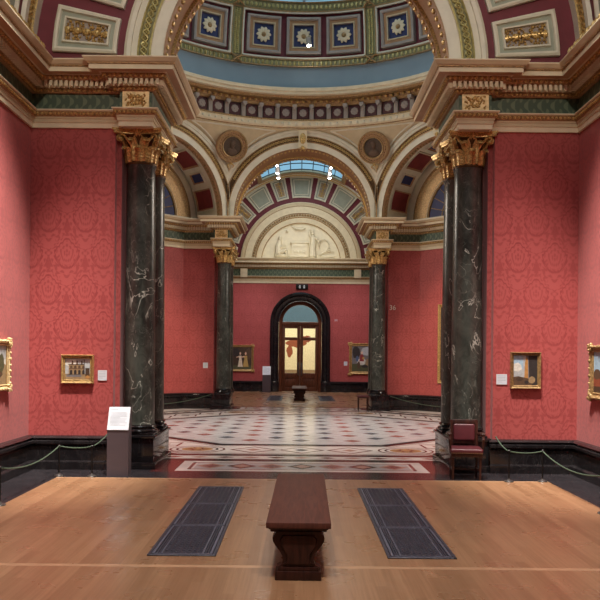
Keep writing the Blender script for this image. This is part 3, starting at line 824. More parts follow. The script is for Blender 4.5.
# ------------------------------------------------------------------ barrel vaults of the two arms
def vault(k, v0, v1, nm, g0, g1, rows):
    w = world_of(k); root = sroot('ceiling_vault_'+nm)
    R = HW
    A0, A1 = 62, 118                      # glazed crown
    fn = lambda a, v, d: ((R+d)*cos(rad(a)), v, ZC+(R+d)*sin(rad(a)))
    for side, (b0, b1) in (('a', (-4, A0)), ('b', (A1, 184))):
        m = MB(); m.grid(lambda u, v: fn(u, v, 0), lin(b0, b1, 22), lin(v0, v1, 2), 0)
        m.grid(lambda u, v: fn(u, v, .3), lin(b0, b1, 8), lin(v0, v1, 2), 0)
        m.xf(w); m.build('vault_field', RPM, root)
    m = MB(); m.grid(lambda u, v: fn(u, v, 0), lin(A0, A1, 8), [v0, g0], 1); m.grid(lambda u, v: fn(u, v, 0), lin(A0, A1, 8), [g1, v1], 1)
    for a in (A0, A1):
        m.panel(fn, a-1.6, a+1.6, g0-.1, g1+.1, [(0, 0, 0, 2), (0, 0, -.06, 2), (.4, .03, -.08, 1), (.9, .06, -.05, 2)], 2, 2, 2)
    for v in (g0, g1): m.panel(fn, A0, A1, v-.12, v+.12, [(0, 0, 0, 2), (0, 0, -.06, 2), (.3, .03, -.08, 1), (.9, .06, -.05, 2)], 10, 1, 2)
    m.xf(w); m.build('skylight_surround', [M['white'], M['stone_tan'], M['oldgold']], root)
    # transverse ribs at both ends, white with a gilt guilloche
    for v, s in ((v0, 1), (v1, -1)):
        m = MB(); y = lambda t: v+s*t
        m.arc([(R, y(.0)), (R-.05, y(.0)), (R-.06, y(.2)), (R-.03, y(.22)), (R-.03, y(.42)), (R-.06, y(.44)), (R-.06, y(.54)), (R, y(.56))], [0, 0, 1, 2, 1, 0, 0], -3, 183, 60)
        if nm == 'front' and s == 1 or nm == 'back' and s == -1:
            for ph in (0, pi):
                m.tube([((R-.04)*cos(pi*t), y(.32+.06*sin(2*pi*70*t+ph)), ZC+(R-.04)*sin(pi*t)) for t in lin(0, 1, 560)], .02, 4, 1)
        m.xf(w); m.build('vault_rib', [M['white'], M['gold'], M['lime']], root)
    # coffers on the haunches
    m = MB(); nv = rows; pv = (v1-v0-1.3)/nv
    for i in range(nv):
        c = v0+.65+pv*(i+.5)
        for a in (14, 38, 142, 166):
            st = [(0, 0, 0, 2), (0, 0, -.05, 2), (.6, .05, -.06, 2), (1.1, .09, -.02, 2), (2.6, .25, -.02, 3), (2.9, .27, -.04, 2), (3.4, .31, -.01, 2)]
            m.panel(fn, a-9.5, a+9.5, c-pv*.42, c+pv*.42, st, 4, 2, 4)
    m.xf(w); m.build('vault_coffers', RPM, root)
    gw = sroot('window_skylight_'+nm)
    m = MB(); m.grid(lambda u, v: fn(u, v, .1), lin(A0, A1, 10), [g0, g1], 0); m.xf(w); m.build('pane', M['skyglass'], gw)
    m = MB()
    for a in lin(A0, A1, 8): m.tube([fn(a, v, .08) for v in (g0, g1)], .022, 5, 0)
    v = g0
    while v < g1+.01: m.tube([fn(a, v, .08) for a in lin(A0, A1, 10)], .022, 5, 0); v += 1.1
    m.xf(w); m.build('glazing_bar', M['blackmetal'], gw)
vault(4, VW, VS, 'front', VW+1.0, VS-.8, 8)
vault(0, VW, VN, 'back', VW+.9, VN-.75, 7)

# far end: lunette with relief, archivolt, radial coffers
root = sroot('wall_lunette')
m = MB(); m.arc([(1.7, VN), (4.2, VN)], [0]); m.xf(world_of(0)); m.build('maroon_field', RPM, root)
m = MB()
y = VN
m.arc([(1.80, y-.01), (1.80, y-.10), (1.84, y-.12), (2.06, y-.12), (2.08, y-.15), (2.11, y-.15), (2.13, y-.10), (2.26, y-.10), (2.28, y-.15), (2.32, y-.16), (2.58, y-.16), (2.60, y-.19), (2.74, y-.19), (2.78, y-.16), (2.80, y)],
      [0, 1, 0, 1, 1, 0, 2, 1, 0, 0, 1, 2, 0, 0])
for i in range(56):
    a = pi*(i+.5)/56; m.ball((2.19*cos(a), y-.13, ZC+2.19*sin(a)), .05, 1, 6, 4)
m.xf(world_of(0)); m.build('archivolt', [M['stone'], M['oldgold'], M['stone_pink']], root)
m = MB(); radial_panels(m, VN-.01, -1, 2.98, 3.95); m.xf(world_of(0)); m.build('radial_coffers', RPM, root)
# ================================================================== THINGS
def PX(px, py, Y):
    """photograph pixel -> world point at depth Y (used for the small things only)"""
    t = .0093; dx, dy = px-300, py-300
    x = 300+dx*cos(t)+dy*sin(t); y = 300-dx*sin(t)+dy*cos(t)
    return (CAMX+(x-299)/F*Y, Y, CAMZ+(355-y)/F*Y)
# ------------------------------------------------------------------ columns
def pedestal(name, label, sx, sy):
    x0, x1, v0, v1 = 2.19, 2.74, 5.59, 6.96
    xa, xb = sorted((sx*x0, sx*x1)); ya, yb = sorted((CY+sy*v0, CY+sy*v1))
    t = thing(name, label, 'pedestal', ((xa+xb)/2, (ya+yb)/2, 0), 0, 'column pedestals')
    hx, hy = (xb-xa)/2, (yb-ya)/2
    m = MB(); m.rbox(-hx-.035, hx+.035, -hy-.035, hy+.035, 0, .10, .012); m.build('plinth', M['black_marble'], t)
    m = MB(); m.rbox(-hx, hx, -hy, hy, .10, .45, .01); m.build('die', M['black_marble'], t)
    m = MB(); m.rbox(-hx-.03, hx+.03, -hy-.03, hy+.03, .45, .50, .018); m.build('cap', M['black_marble'], t)
    return t
CP = {'column': None}
def leaf_mesh(h, w, r, curl):
    def fn(u, v):
        ww = w*(.62+.42*abs(sin(v*pi*4.5)))*(1-.3*v**3)
        if v < .72: out, z = .012+.03*v, h*v
        else:
            q = (v-.72)/.28*pi*.85; out = .012+.0216+curl*(1-cos(q))*.75; z = h*.72+curl*1.6*sin(q)*.8
        return (u*ww, -(r+out-.022*abs(u)+.012*(abs(u) < .1)), z)
    return MB().slab(fn, [-1, -.6, -.25, 0, .25, .6, 1], lin(0, 1, 20), -.012)
def make_column(label):
    t = thing('marble_column', label, 'column', (0, 0, .5), 0, 'green marble columns')
    m = MB().rbox(-.265, .265, -.265, .265, 0, .03, .006)
    m.lathe([(.26, .03), (.278, .04), (.282, .055), (.275, .072), (.25, .078), (.24, .088), (.24, .098), (.252, .104), (.258, .115), (.25, .128), (.232, .134), (.228, .16)], 32)
    m.build('base', M['black_marble'], t)
    pr = [(.235, .14), (.227, .17)]+[(.226-.022*max(0, (z-1.2)/2.8)**1.3, z) for z in lin(.2, 3.96, 14)]+[(.215, 3.98), (.218, 4.0), (.21, 4.01)]
    MB().lathe(pr, 36).build('shaft', M['green_marble'], t)
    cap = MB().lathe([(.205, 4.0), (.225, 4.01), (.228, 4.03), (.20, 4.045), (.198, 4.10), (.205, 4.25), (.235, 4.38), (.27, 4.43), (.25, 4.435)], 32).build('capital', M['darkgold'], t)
    # abacus with hollowed sides and cut corners
    poly = []
    for k in range(4):
        a = k*pi/2; c, s = cos(a), sin(a)
        for u in (-.33, -.22, -.11, 0, .11, .22, .33):
            x, y = u, -(.262+.085*(abs(u)/.33)**2); poly.append((x*c-y*s, x*s+y*c))
    MB().prism(poly, 4.435, 4.47).prism([(x*1.05, y*1.05) for x, y in poly], 4.47, 4.505).build('abacus', M['gold'], cap, smooth=False)
    fl = MB()
    l1 = leaf_mesh(.185, .060, .206, .070); l2 = leaf_mesh(.325, .066, .203, .078)
    protos = []
    for n_, base, z in ((0, l1, 4.045), (1, l2, 4.05)):
        po = None
        for q in range(8):
            if po is None: po = o = base.build('acanthus_leaf', M['gold'], cap)
            else:
                o = po.copy(); COL.objects.link(o); o.parent = cap
            o.location = (0, 0, z); o.rotation_euler = (0, 0, 2*pi*(q+.5*n_)/8)
    vo = None
    for q in range(4):
        if vo is None:
            m = MB()
            for sd in (-1, 1):
                pts = [(sd*.09, -.20, 4.2), (sd*.08, -.24, 4.29), (sd*.055, -.30, 4.37)]
                for i in range(15):
                    th = pi*.9-i*.42; rr = .072*(1-i/17)
                    pts.append((sd*(.03-.0012*i), -(.365+rr*cos(th)), 4.365+rr*sin(th)))
                m.tube(pts, [.020]*3+[.019-.0006*i for i in range(15)], 6)
            m.ball((0, -.37, 4.365), .03, 0, 8, 5)
            vo = o = m.build('volute', M['gold'], cap)
        else:
            o = vo.copy(); COL.objects.link(o); o.parent = cap
        o.rotation_euler = (0, 0, pi/4+q*pi/2)
    fo = None
    for q in range(4):
        if fo is None:
            m = MB().ball((0, -.285, 4.47), .03, 0, 8, 5)
            for i in range(6): m.ball((.042*cos(i*pi/3), -.28, 4.47+.042*sin(i*pi/3)), .026, 0, 6, 4)
            for sd in (-1, 1): m.tube([(sd*.02, -.215, 4.25), (sd*.03, -.235, 4.33), (sd*.06, -.26, 4.40), (sd*.035, -.275, 4.425), (sd*.018, -.27, 4.40)], [.016, .016, .015, .013, .01], 5)
            fo = o = m.build('flower', M['gold'], cap)
        else:
            o = fo.copy(); COL.objects.link(o); o.parent = cap
        o.rotation_euler = (0, 0, q*pi/2)
    return t
pedestal('column_pedestal', 'black marble pedestal left of the near arch, beside the grey stand', -1, -1)
pedestal('column_pedestal', 'black marble pedestal right of the near arch, behind the leather chair', 1, -1)
pedestal('column_pedestal', 'far black pedestal on the left side of the mosaic floor', -1, 1)
pedestal('column_pedestal', 'far black pedestal on the right of the mosaic floor, beside the little stool', 1, 1)
XN, XF = 2.46, 2.40
c0 = make_column('nearest veined green marble column on the left, behind the grey stand'); c0.location = (-XN, CY-6.67, .5)
dup(c0, (-XN, CY-5.87, .5), 0, 'green marble column on the left half hidden behind the nearest left one')
dup(c0, (XN, CY-6.67, .5), 0, 'nearest veined green marble column on the right, behind the leather chair')
dup(c0, (XN, CY-5.87, .5), 0, 'green marble column on the right half hidden behind the nearest right one')
dup(c0, (-XF, CY+5.87, .5), 0, 'distant slim dark column on the left, at the far side of the mosaic floor')
dup(c0, (XF, CY+5.87, .5), 0, 'distant slim dark column on the right, above the little stool')
dup(c0, (-XF, CY+6.67, .5), 0, 'rearmost dark column on the left, covered by the distant slim one')
dup(c0, (XF, CY+6.67, .5), 0, 'rearmost dark column on the right, covered by the distant slim one')

# ------------------------------------------------------------------ bench
def make_bench(label):
    t = thing('bench', label, 'bench', (0, 0, 0), 0, 'dark wooden benches')
    L = 1.22
    m = MB().rbox(-.245, .245, -L, L, .362, .402, .006); m.build('seat', M['walnut_top'], t)
    m = MB().rbox(-.215, .215, -L+.07, L-.07, .325, .364, .01); m.rbox(-.228, .228, -L+.05, L-.05, .345, .364, .008); m.build('apron', M['walnut'], t)
    half = [(.165, .085), (.130, .10), (.118, .13), (.122, .165), (.145, .20), (.175, .235), (.193, .262), (.197, .285), (.188, .305), (.170, .318), (.172, .33)]
    poly = half+[(-x, z) for x, z in half[::-1]]
    for s in (-1, 1):
        y = s*(L-.115); m = MB(); n = len(poly)
        y0, y1 = y-.055, y+.055
        # vase-shaped board with a narrower raised face
        vs = [(x, y0, z) for x, z in poly]+[(x, y1, z) for x, z in poly]
        m.add(vs, [(i, (i+1) % n, n+(i+1) % n, n+i) for i in range(n)], 0); m.add(vs, [tuple(range(n))[::-1], tuple(range(n, 2*n))], 0)
        for yy, d in ((y0, -.014), (y1, .014)):
            p2 = [(x*.72, .205+(z-.205)*.80) for x, z in poly]
            a = [(x, yy, z) for x, z in p2]+[(x*.96, yy+d, .205+(z-.205)*.97) for x, z in p2]
            m.add(a, [(i, (i+1) % n, n+(i+1) % n, n+i) for i in range(n)]+[tuple(range(n, 2*n))], 0)
        m.build('end_support', M['walnut'], t, fixn=True)
        m = MB().rbox(-.175, .175, y-.085, y+.085, 0, .062, .008); m.rbox(-.155, .155, y-.07, y+.07, .055, .09, .012); m.build('foot', M['walnut'], t)
    MB().rbox(-.025, .025, -L+.2, L-.2, .12, .19, .006).build('stretcher', M['walnut'], t)
    return t
b0 = make_bench('long dark walnut bench in the middle of the oak floor, seen end on'); b0.location = (-.045, 7.06, 0); b0.scale = (1, 1, 1.1); b0.rotation_euler = (0, 0, rad(-.6))
dup(b0, (-.02, 30.2, 0), 0, 'distant dark bench end in front of the arched wooden doors', scale=1.15)

# ------------------------------------------------------------------ floor grilles
def make_vent(label):
    t = thing('floor_grille', label, 'floor grille', (0, 0, 0), 0, 'ventilation grilles in the oak floor')
    W, L = .29, 1.71
    MB().box(-W, W, -L, L, .0005, .003).build('shade_sheet', M['wellshade'], t, smooth=False)  # thin dark sheet painted as the shade below the bars
    m = MB()
    for x0, x1, y0, y1 in ((-W, -W+.028, -L, L), (W-.028, W, -L, L), (-W, W, -L, -L+.028), (-W, W, L-.028, L)): m.rbox(x0, x1, y0, y1, 0, .012, .003, seg=1)
    m.build('rim', M['iron'], t)
    proto = None
    for j in (-1, 0, 1):
        if proto is None:
            m = MB(); h = .548
            for x0, x1, y0, y1 in ((-.255, -.235, -h, h), (.235, .255, -h, h), (-.255, .255, -h, -h+.02), (-.255, .255, h-.02, h)): m.box(x0, x1, y0, y1, .002, .013, 1)
            for x in (-.175, .175): m.box(x-.006, x+.006, -h, h, .002, .013, 1)
            for x in (-.217, -.196, .196, .217): m.box(x-.005, x+.005, -h, h, .002, .0105, 0)
            n = 15; dy = 2*h/n
            for i in range(1, n): m.box(-.175, .175, -h+i*dy-.006, -h+i*dy+.006, .002, .0105, 0)
            for i in range(1, 7): m.box(-.175+i*.05-.005, -.175+i*.05+.005, -h, h, .002, .0105, 0)
            for i in range(n):
                for q in range(7):
                    cx, cy = -.15+q*.05, -h+(i+.5)*dy
                    m.tube([(cx+.016*cos(a), cy+.022*sin(a), .008) for a in lin(0, 2*pi, 8)[:-1]], .004, 4, 0, closed=True)
            for k in range(30):
                y = -h+.03+k*(2*h-.06)/29
                for s in (-1, 1): m.box(s*.206-.028, s*.206+.028, y-.003, y+.003, .002, .0095, 0)
            proto = o = m.build('grille_panel', [M['iron'], M['ironlight']], t, smooth=False)
        else:
            o = proto.copy(); COL.objects.link(o); o.parent = t
        o.location = (0, j*1.127, 0)
    return t
v0 = make_vent('three-panel iron floor grille left of the long bench'); v0.location = (-1.04, 8.265, 0)
dup(v0, (.985, 8.245, 0), 0, 'three-panel iron floor grille right of the long bench')
dup(v0, (-.97, 30.6, 0), 0, 'distant bluish floor grille left of the far bench')
dup(v0, (1.03, 30.6, 0), 0, 'distant bluish floor grille right of the far bench')

# ------------------------------------------------------------------ information stand
def make_stand(label):
    t = thing('information_stand', label, 'information stand', (0, 0, 0), 0, 'grey information stands')
    w = .148
    sec = [(-.10, 0), (-.10, .635), (.045, .945), (.10, .945), (.10, 0)]
    m = MB(); n = len(sec)
    vs = [(-w, y, z) for y, z in sec]+[(w, y, z) for y, z in sec]
    m.add(vs, [(i, (i+1) % n, n+(i+1) % n, n+i) for i in range(n)]+[tuple(range(n))[::-1], tuple(range(n, 2*n))], 0)
    m.build('body', M['stand'], t, smooth=False, fixn=True)
    d = Vector((0, .145, .31)); nrm = Vector((0, -.31, .145)).normalized()
    def sp(x, s, o): p = Vector((0, -.10, .635))+d*s+nrm*o; return (x, p.y, p.z)
    m = MB(); m.slab(lambda u, v: sp(u, v, .012), [-w, w], [0.005, .995], .0115)
    pn = m.build('text_panel', M['paper'], t, smooth=False); 
    pn['label'] = 'white sloping text panel'
    m = MB(); r = random.Random(3)
    m.add([sp(-.12, .86, .0145), sp(-.02, .86, .0145), sp(-.02, .90, .0145), sp(-.12, .90, .0145)], [(0, 1, 2, 3)])
    for i in range(11):
        s = .74-i*.055; x1 = r.uniform(.09, .125) if i % 5 != 4 else .02
        m.add([sp(-.12, s, .0145), sp(x1, s, .0145), sp(x1, s+.018, .0145), sp(-.12, s+.018, .0145)], [(0, 1, 2, 3)])
    m.build('text_line', M['ink'], pn, smooth=False)
    return t
s0 = make_stand('low grey stand with white sloping text panel beside the near left column'); s0.location = (-2.563, 10.90, 0)
dup(s0, (-1.50, 35.2, 0), 0, 'distant grey stand with white panel, left of the arched doorway', scale=1.24)

# ------------------------------------------------------------------ barrier posts and ropes
def make_post(label):
    t = thing('barrier_post', label, 'barrier post', (0, 0, 0), 0, 'low rope barrier posts')
    MB().lathe([(.062, 0), (.066, .006), (.06, .016), (.03, .024), (.014, .034), (.012, .05)], 20).build('base', M['steel'], t)
    MB().lathe([(.0105, .03), (.0105, .41)], 10).build('rod', M['blackmetal'], t)
    m = MB().lathe([(.011, .405), (.018, .41), (.018, .425), (.010, .435)], 10); m.tube([(.02+.016*cos(a), 0, .415+.016*sin(a)) for a in lin(0, 2*pi, 10)[:-1]], .004, 5, closed=True)
    m.build('ring_top', M['blackmetal'], t)
    return t
posts = [(-3.36, 10.76, 'black barrier post at the left corner of the oak floor'), (-2.90, 10.74, 'black barrier post between the left corner and the grey stand'), (-3.37, 8.66, 'barrier post at the left edge of the photo, only its foot showing'),
         (2.81, 10.62, 'black barrier post right of the leather chair, nearer it of two'), (3.28, 10.66, 'black barrier post at the right corner of the oak floor'), (3.27, 8.50, 'barrier post at the right edge of the photo, only its foot showing')]
p0 = None
for x, y, lb in posts:
    if p0 is None: p0 = make_post(lb); p0.location = (x, y, 0)
    else: dup(p0, (x, y, 0), 0, lb)
def rope(a, b, sag, label, r=.0085):
    a, b = Vector(a), Vector(b); pts = []
    for t in lin(0, 1, 24):
        p = a*(1-t)+b*t; p.z -= sag*4*t*(1-t); pts.append(p)
    o = a.lerp(b, .5); o.z = 0
    m = MB().tube([p-o for p in pts], r, 8)
    for e in (a, b): m.ball(e-o, r*1.7, 0, 8, 5)
    k = m.build('barrier_rope', M['rope'], loc=o); tag(k, label, 'rope', 'green barrier ropes'); return k
H = .415
rope((-3.37, 8.66, H), (-3.36, 10.76, H), .10, 'green rope drooping along the left wall to the corner post')
rope((-3.36, 10.76, H), (-2.90, 10.74, H), .025, 'short green rope between the two left corner posts')
rope((-2.90, 10.74, H), (-2.80, 11.33, .57), .03, 'green rope rising from a post to the dado behind the grey stand')
rope((3.27, 8.50, H), (3.28, 10.66, H), .10, 'green rope drooping along the right wall to the corner post')
rope((3.28, 10.66, H), (2.81, 10.62, H), .025, 'short green rope between the two right corner posts')
rope((2.81, 10.62, H), (2.82, 11.36, .53), .03, 'green rope rising from a post up to the dado behind the leather chair')
rope((-2.77, 23.95, .46), (-5.42, 21.15, .46), .22, 'green rope across the far left niche of the hall')
rope((2.77, 23.95, .46), (5.42, 21.15, .46), .22, 'green rope across the far right niche of the hall')

# ------------------------------------------------------------------ attendant's chair and stool
def leg_prof(h): return [(.017, 0), (.014, .02), (.018, .05), (.016, .10), (.02, h-.10), (.025, h-.07), (.018, h-.055), (.026, h-.03), (.026, h)]
def make_chair(label):
    t = thing('armchair', label, 'chair')
    for x in (-.19, .19): MB().lathe(leg_prof(.39), 12, (x, -.20, 0)).build('leg', M['walnut'], t)
    for x in (-.18, .18):
        m = MB(); pts = [(x, .27, 0), (x, .235, .2), (x, .23, .40), (x, .25, .62), (x, .295, .86)]
        m.tube(pts, [.018, .02, .023, .02, .017], 8); m.build('leg', M['walnut'], t)
    m = MB().rbox(-.22, .22, -.23, .25, .345, .40, .012); m.build('seat_frame', M['walnut'], t)
    m = MB().rbox(-.228, .228, -.25, .235, .395, .468, .03, seg=4); o = m.build('seat_cushion', M['leather'], t, sharp=60)
    m = MB()
    for i in range(15): 
        for y in (-.247,): m.ball((-.21+.03*i, y, .405), .006, 0, 6, 4)
    m.build('nail_head', M['oldgold'], o)
    B = Matrix.Rotation(rad(-9), 4, 'X')
    def lean(x, y, z): v = B @ Vector((x, y, z-.46)); return (v.x, v.y+.235, v.z+.46)
    m = MB().rbox(-.155, .155, -.035, .03, .545, .80, .028, seg=4); m.xf(lean); m.build('back_cushion', M['leather'], t, sharp=60)
    m = MB().rbox(-.205, .205, -.012, .04, .79, .872, .024, seg=3); m.rbox(-.20, -.15, 0, .03, .50, .82, .008); m.rbox(.15, .20, 0, .03, .50, .82, .008); m.rbox(-.19, .19, 0, .03, .50, .545, .008)
    m.xf(lean); m.build('back_frame', M['walnut'], t)
    for s in (-1, 1):
        m = MB().tube([(s*.215, -.17, .39), (s*.228, -.165, .50), (s*.235, -.19, .60), (s*.235, -.12, .645), (s*.225, .06, .65), (s*.20, .26, .66)], [.017, .016, .018, .020, .018, .017], 8)
        a = m.build('arm', M['walnut'], t)
        MB().rbox(s*.235-.032, s*.235+.032, -.15, .12, .655, .69, .014, seg=3).build('arm_pad', M['walnut'], a, sharp=60)
    for a_, b_ in (((-.19, -.20, .13), (-.18, .24, .13)), ((.19, -.20, .13), (.18, .24, .13)), ((-.185, .02, .13), (.185, .02, .13))):
        MB().tube([a_, b_], .011, 8).build('stretcher', M['walnut'], t)
    return t
ch = make_chair('oxblood leather armchair standing against the near right column pedestal'); ch.location = (2.275, 10.90, 0); ch.rotation_euler = (0, 0, rad(-7)); ch.scale = (.97, .93, .925)
st = thing('stool', 'small dark stool by the pedestal of the distant right column', 'stool', (1.93, 24.05, 0))
for x in (-.14, .14):
    for y in (-.14, .14): MB().lathe([(.014, 0), (.017, .2), (.02, .41)], 10, (x, y, 0)).build('leg', M['walnut'], st)
MB().rbox(-.17, .17, -.17, .17, .39, .43, .008).build('seat_frame', M['walnut'], st)
MB().rbox(-.175, .175, -.175, .175, .425, .475, .02, seg=3).build('seat_cushion', M['leather'], st, sharp=60)

# ------------------------------------------------------------------ paintings
def make_painting(label, w, h, fw, loc, rz, art, ornate=0, mats=None, fmat='gold', group='gilt-framed paintings'):
    t = thing('painting', label, 'painting', loc, rz, group)
    fn = lambda u, v, d: (u, -d, v)
    st_ = [(0, 0, 0, 0), (0, 0, .045, 0), (fw*.12, fw*.12, .06, 0), (fw*.28, fw*.28, .055, 1), (fw*.5, fw*.5, .038, 0), (fw*.72, fw*.72, .03, 1), (fw*.82, fw*.82, .04, 0), (fw*.93, fw*.93, .034, 0), (fw, fw, .016, 1)]
    m = MB(); m.panel(fn, -w/2, w/2, -h/2, h/2, st_, 1, 1, 1)
    fr = m.build('frame', [M[fmat], M['oldgold']], t, smooth=False)
    if ornate:
        m = MB(); r = random.Random(5)
        m.tube([(-w/2+fw*.12, -.045, -h/2+fw*.12), (w/2-fw*.12, -.045, -h/2+fw*.12), (w/2-fw*.12, -.045, h/2-fw*.12), (-w/2+fw*.12, -.045, h/2-fw*.12)], fw*.16, 6, closed=True)
        for sx in (-1, 1):
            for sz in (-1, 1):
                for q in range(9):
                    m.ball((sx*(w/2-fw*.35+r.uniform(-.5, .65)*fw), -.05, sz*(h/2-fw*.35+r.uniform(-.5, .65)*fw)), fw*r.uniform(.2, .4), 0, 8, 5, ry=.03)
        nx, nz = max(4, int(w/fw/1.1)), max(4, int(h/fw/1.1))
        for i in range(nx+1):
            for sz in (-1, 1): m.ball((-w/2+w*i/nx, -.045, sz*(h/2-fw*.12)), fw*(.32 if i % 2 else .22)*ornate, 0, 8, 5, ry=.03)
        for i in range(nz+1):
            for sx in (-1, 1): m.ball((sx*(w/2-fw*.12), -.045, -h/2+h*i/nz), fw*(.32 if i % 2 else .22)*ornate, 0, 8, 5, ry=.03)
        m.build('carved_edging', [M[fmat]], fr)
    iw, ih = w/2-fw, h/2-fw
    cv = MB(); names = []
    def patch(poly, mname, lift=1):
        if mname not in names: names.append(mname)
        pts = [(max(-1, min(1, x))*iw, -.017-.0006*lift, max(-1, min(1, z))*ih) for x, z in poly]
        cv.add(pts, [tuple(range(len(pts)))], names.index(mname))
    art(patch)
    cv.box(-iw, iw, -.0165, -.012, -ih, ih, 0)
    cv.build('canvas', [M[n] for n in names], t, smooth=False)
    return t
def blob(cx, cz, rx, rz, n=14, j=.12, seed=1):
    r = random.Random(seed); return [(cx+rx*cos(2*pi*i/n)*(1+r.uniform(-j, j)), cz+rz*sin(2*pi*i/n)*(1+r.uniform(-j, j))) for i in range(n)]
def rc(x0, x1, z0, z1): return [(x0, z0), (x1, z0), (x1, z1), (x0, z1)]
C('p_sky', 168, 172, 172); C('p_skyblue', 150, 178, 196); C('p_pale', 206, 204, 192); C('p_stone', 146, 122, 88); C('p_brown', 84, 62, 44); C('p_dark', 44, 38, 36); C('p_umber', 66, 48, 32)
C('p_ochre', 170, 122, 66); C('p_green', 76, 78, 50); C('p_rust', 132, 66, 42); C('p_flesh', 214, 178, 150); C('p_cream', 214, 204, 178); C('p_gold', 180, 150, 84); C('p_black', 30, 26, 26); C('p_grey', 112, 108, 108)
C('p_buff', 226, 212, 168); C('p_chestnut', 140, 70, 36); C('p_blue', 74, 92, 124); C('p_red', 140, 50, 48)
def art_facade(p):
    p(rc(-1, 1, -1, 1), 'p_sky', 0); p(blob(-.5, .55, .5, .35, seed=2), 'p_pale', 1); p(rc(-1, 1, -1, -.45), 'p_stone', 1); p(rc(-.9, .3, -.75, -.5), 'p_grey', 2)
    p(rc(-.72, .52, -.55, .42), 'p_stone', 2); p(rc(-.72, .52, -.02, .06), 'p_brown', 3); p(rc(-.75, .55, .38, .46), 'p_brown', 3)
    for i in range(4):
        x = -.62+i*.33; p([(x, -.5), (x+.2, -.5), (x+.2, -.15), (x+.1, -.06), (x, -.15)], 'p_dark', 4); p([(x, .08), (x+.2, .08), (x+.2, .25), (x+.1, .34), (x, .25)], 'p_brown', 4)
    for i in range(3): x = -.5+i*.38; p([(x, .44), (x+.14, .44), (x+.12, .72), (x+.07, .84), (x+.02, .72)], 'p_brown', 3)
    p(rc(.5, .56, -.5, .9), 'p_brown', 3); p(rc(.62, .95, -.7, .1), 'p_umber', 3); p(blob(.8, -.75, .2, .15, seed=4), 'p_ochre', 4)
def art_tower(p):
    p(rc(-1, 1, -1, 1), 'p_sky', 0); p(rc(-1, -.2, .1, 1), 'p_skyblue', 1); p(blob(-.7, .2, .4, .3, seed=3), 'p_pale', 2)
    p([(.1, -1), (1, -1), (1, 1), (.05, 1), (.15, .5)], 'p_grey', 3); p([(.35, -1), (1, -1), (1, 1), (.25, 1)], 'p_dark', 4); p([(-.1, -.8), (.25, -.8), (.2, .7), (.05, .95), (-.05, .4)], 'p_ochre', 5)
    p([(-1, -1), (.6, -1), (.5, -.6), (.0, -.5), (-.6, -.4), (-1, -.45)], 'p_brown', 6); p(blob(-.5, -.6, .3, .14, seed=6), 'p_umber', 7); p(blob(.55, -.65, .3, .25, seed=7), 'p_stone', 7); p(blob(.1, -.8, .2, .12, seed=8), 'p_dark', 8)
def art_misty(p):
    p(rc(-1, 1, -1, 1), 'p_pale', 0); p(rc(-1, 1, .3, 1), 'p_sky', 1); p([(-1, -1), (1, -1), (1, .0), (.6, .15), (.2, -.1), (-.4, -.2), (-1, -.1)], 'p_stone', 2); p(blob(.6, .1, .25, .5, seed=3), 'p_green', 3); p(blob(.2, -.5, .5, .2, seed=5), 'p_brown', 3)
def art_land(p):
    p(rc(-1, 1, -1, 1), 'p_skyblue', 0); p(blob(.3, .5, .7, .25, seed=5), 'p_pale', 1); p([(-1, -1), (1, -1), (1, -.1), (.5, .0), (.1, -.2), (-.3, .0), (-.6, .12), (-1, .02)], 'p_rust', 2); p(blob(-.7, -.1, .35, .25, seed=6), 'p_brown', 3); p(rc(-1, 1, -1, -.7), 'p_umber', 4); p(blob(.3, -.5, .4, .2, seed=9), 'p_ochre', 3)
def figure(p, x, dress, s=1, l=3):
    p([(x-.26*s, -.78), (x+.28*s, -.78), (x+.16*s, -.15), (x+.13*s, .22), (x-.13*s, .22), (x-.12*s, -.1)], dress, l)
    p(blob(x, .42, .085*s, .13*s, 10, .05), 'p_flesh', l+2); p(blob(x, .48, .10*s, .13*s, 10, .05, 4), 'p_brown', l+1)
    p([(x-.13*s, .2), (x-.42*s, .12), (x-.42*s, .05), (x-.1*s, .08)], 'p_flesh', l+1)
def art_pair(p):
    p(rc(-1, 1, -1, 1), 'p_umber', 0); p(blob(-.6, .5, .45, .4, seed=3), 'p_dark', 1); p(blob(.7, .4, .3, .5, seed=4), 'p_brown', 1); p(rc(-1, 1, -1, -.65), 'p_green', 1)
    figure(p, -.12, 'p_cream', .95); figure(p, .42, 'p_gold', 1.1, 6)
def art_group(p):
    p(rc(-1, 1, -1, 1), 'p_grey', 0); p(blob(.4, .6, .5, .35, seed=3), 'p_sky', 1); p(blob(-.6, .5, .4, .5, seed=8), 'p_dark', 1); p(rc(-1, 1, -1, -.4), 'p_green', 1)
    p(blob(-.1, -.25, .45, .28, seed=5), 'p_pale', 2); p(blob(.5, -.3, .25, .3, seed=6), 'p_stone', 2); p([(-.3, -.2), (.15, -.2), (.08, .35), (-.2, .35)], 'p_red', 3); p(blob(-.05, .48, .11, .12), 'p_flesh', 4); p(blob(-.35, -.5, .15, .3, seed=4), 'p_brown', 3); p(blob(.1, .05, .12, .1), 'p_gold', 4); p(blob(.25, -.6, .3, .12, seed=2), 'p_dark', 3); p(blob(-.5, .0, .14, .25), 'p_blue', 3)
def art_dark(p):
    p(rc(-1, 1, -1, 1), 'p_dark', 0); p(blob(0, 0, .4, .6), 'p_umber', 1)
def art_blot(p):
    p(rc(-1, 1, -1, 1), 'p_buff', 0); p(rc(-1, 1, -1, -.86), 'p_stone', 1)
    p(blob(-.18, .20, .42, .17, 20, .18, 5), 'p_chestnut', 2); p(blob(.25, .36, .20, .14, 16, .2, 7), 'p_rust', 3); p(blob(-.45, -.12, .13, .24, 14, .2, 9), 'p_chestnut', 3)
YW = CY-VW
def at(px, py, Y): return PX(px, py, Y)
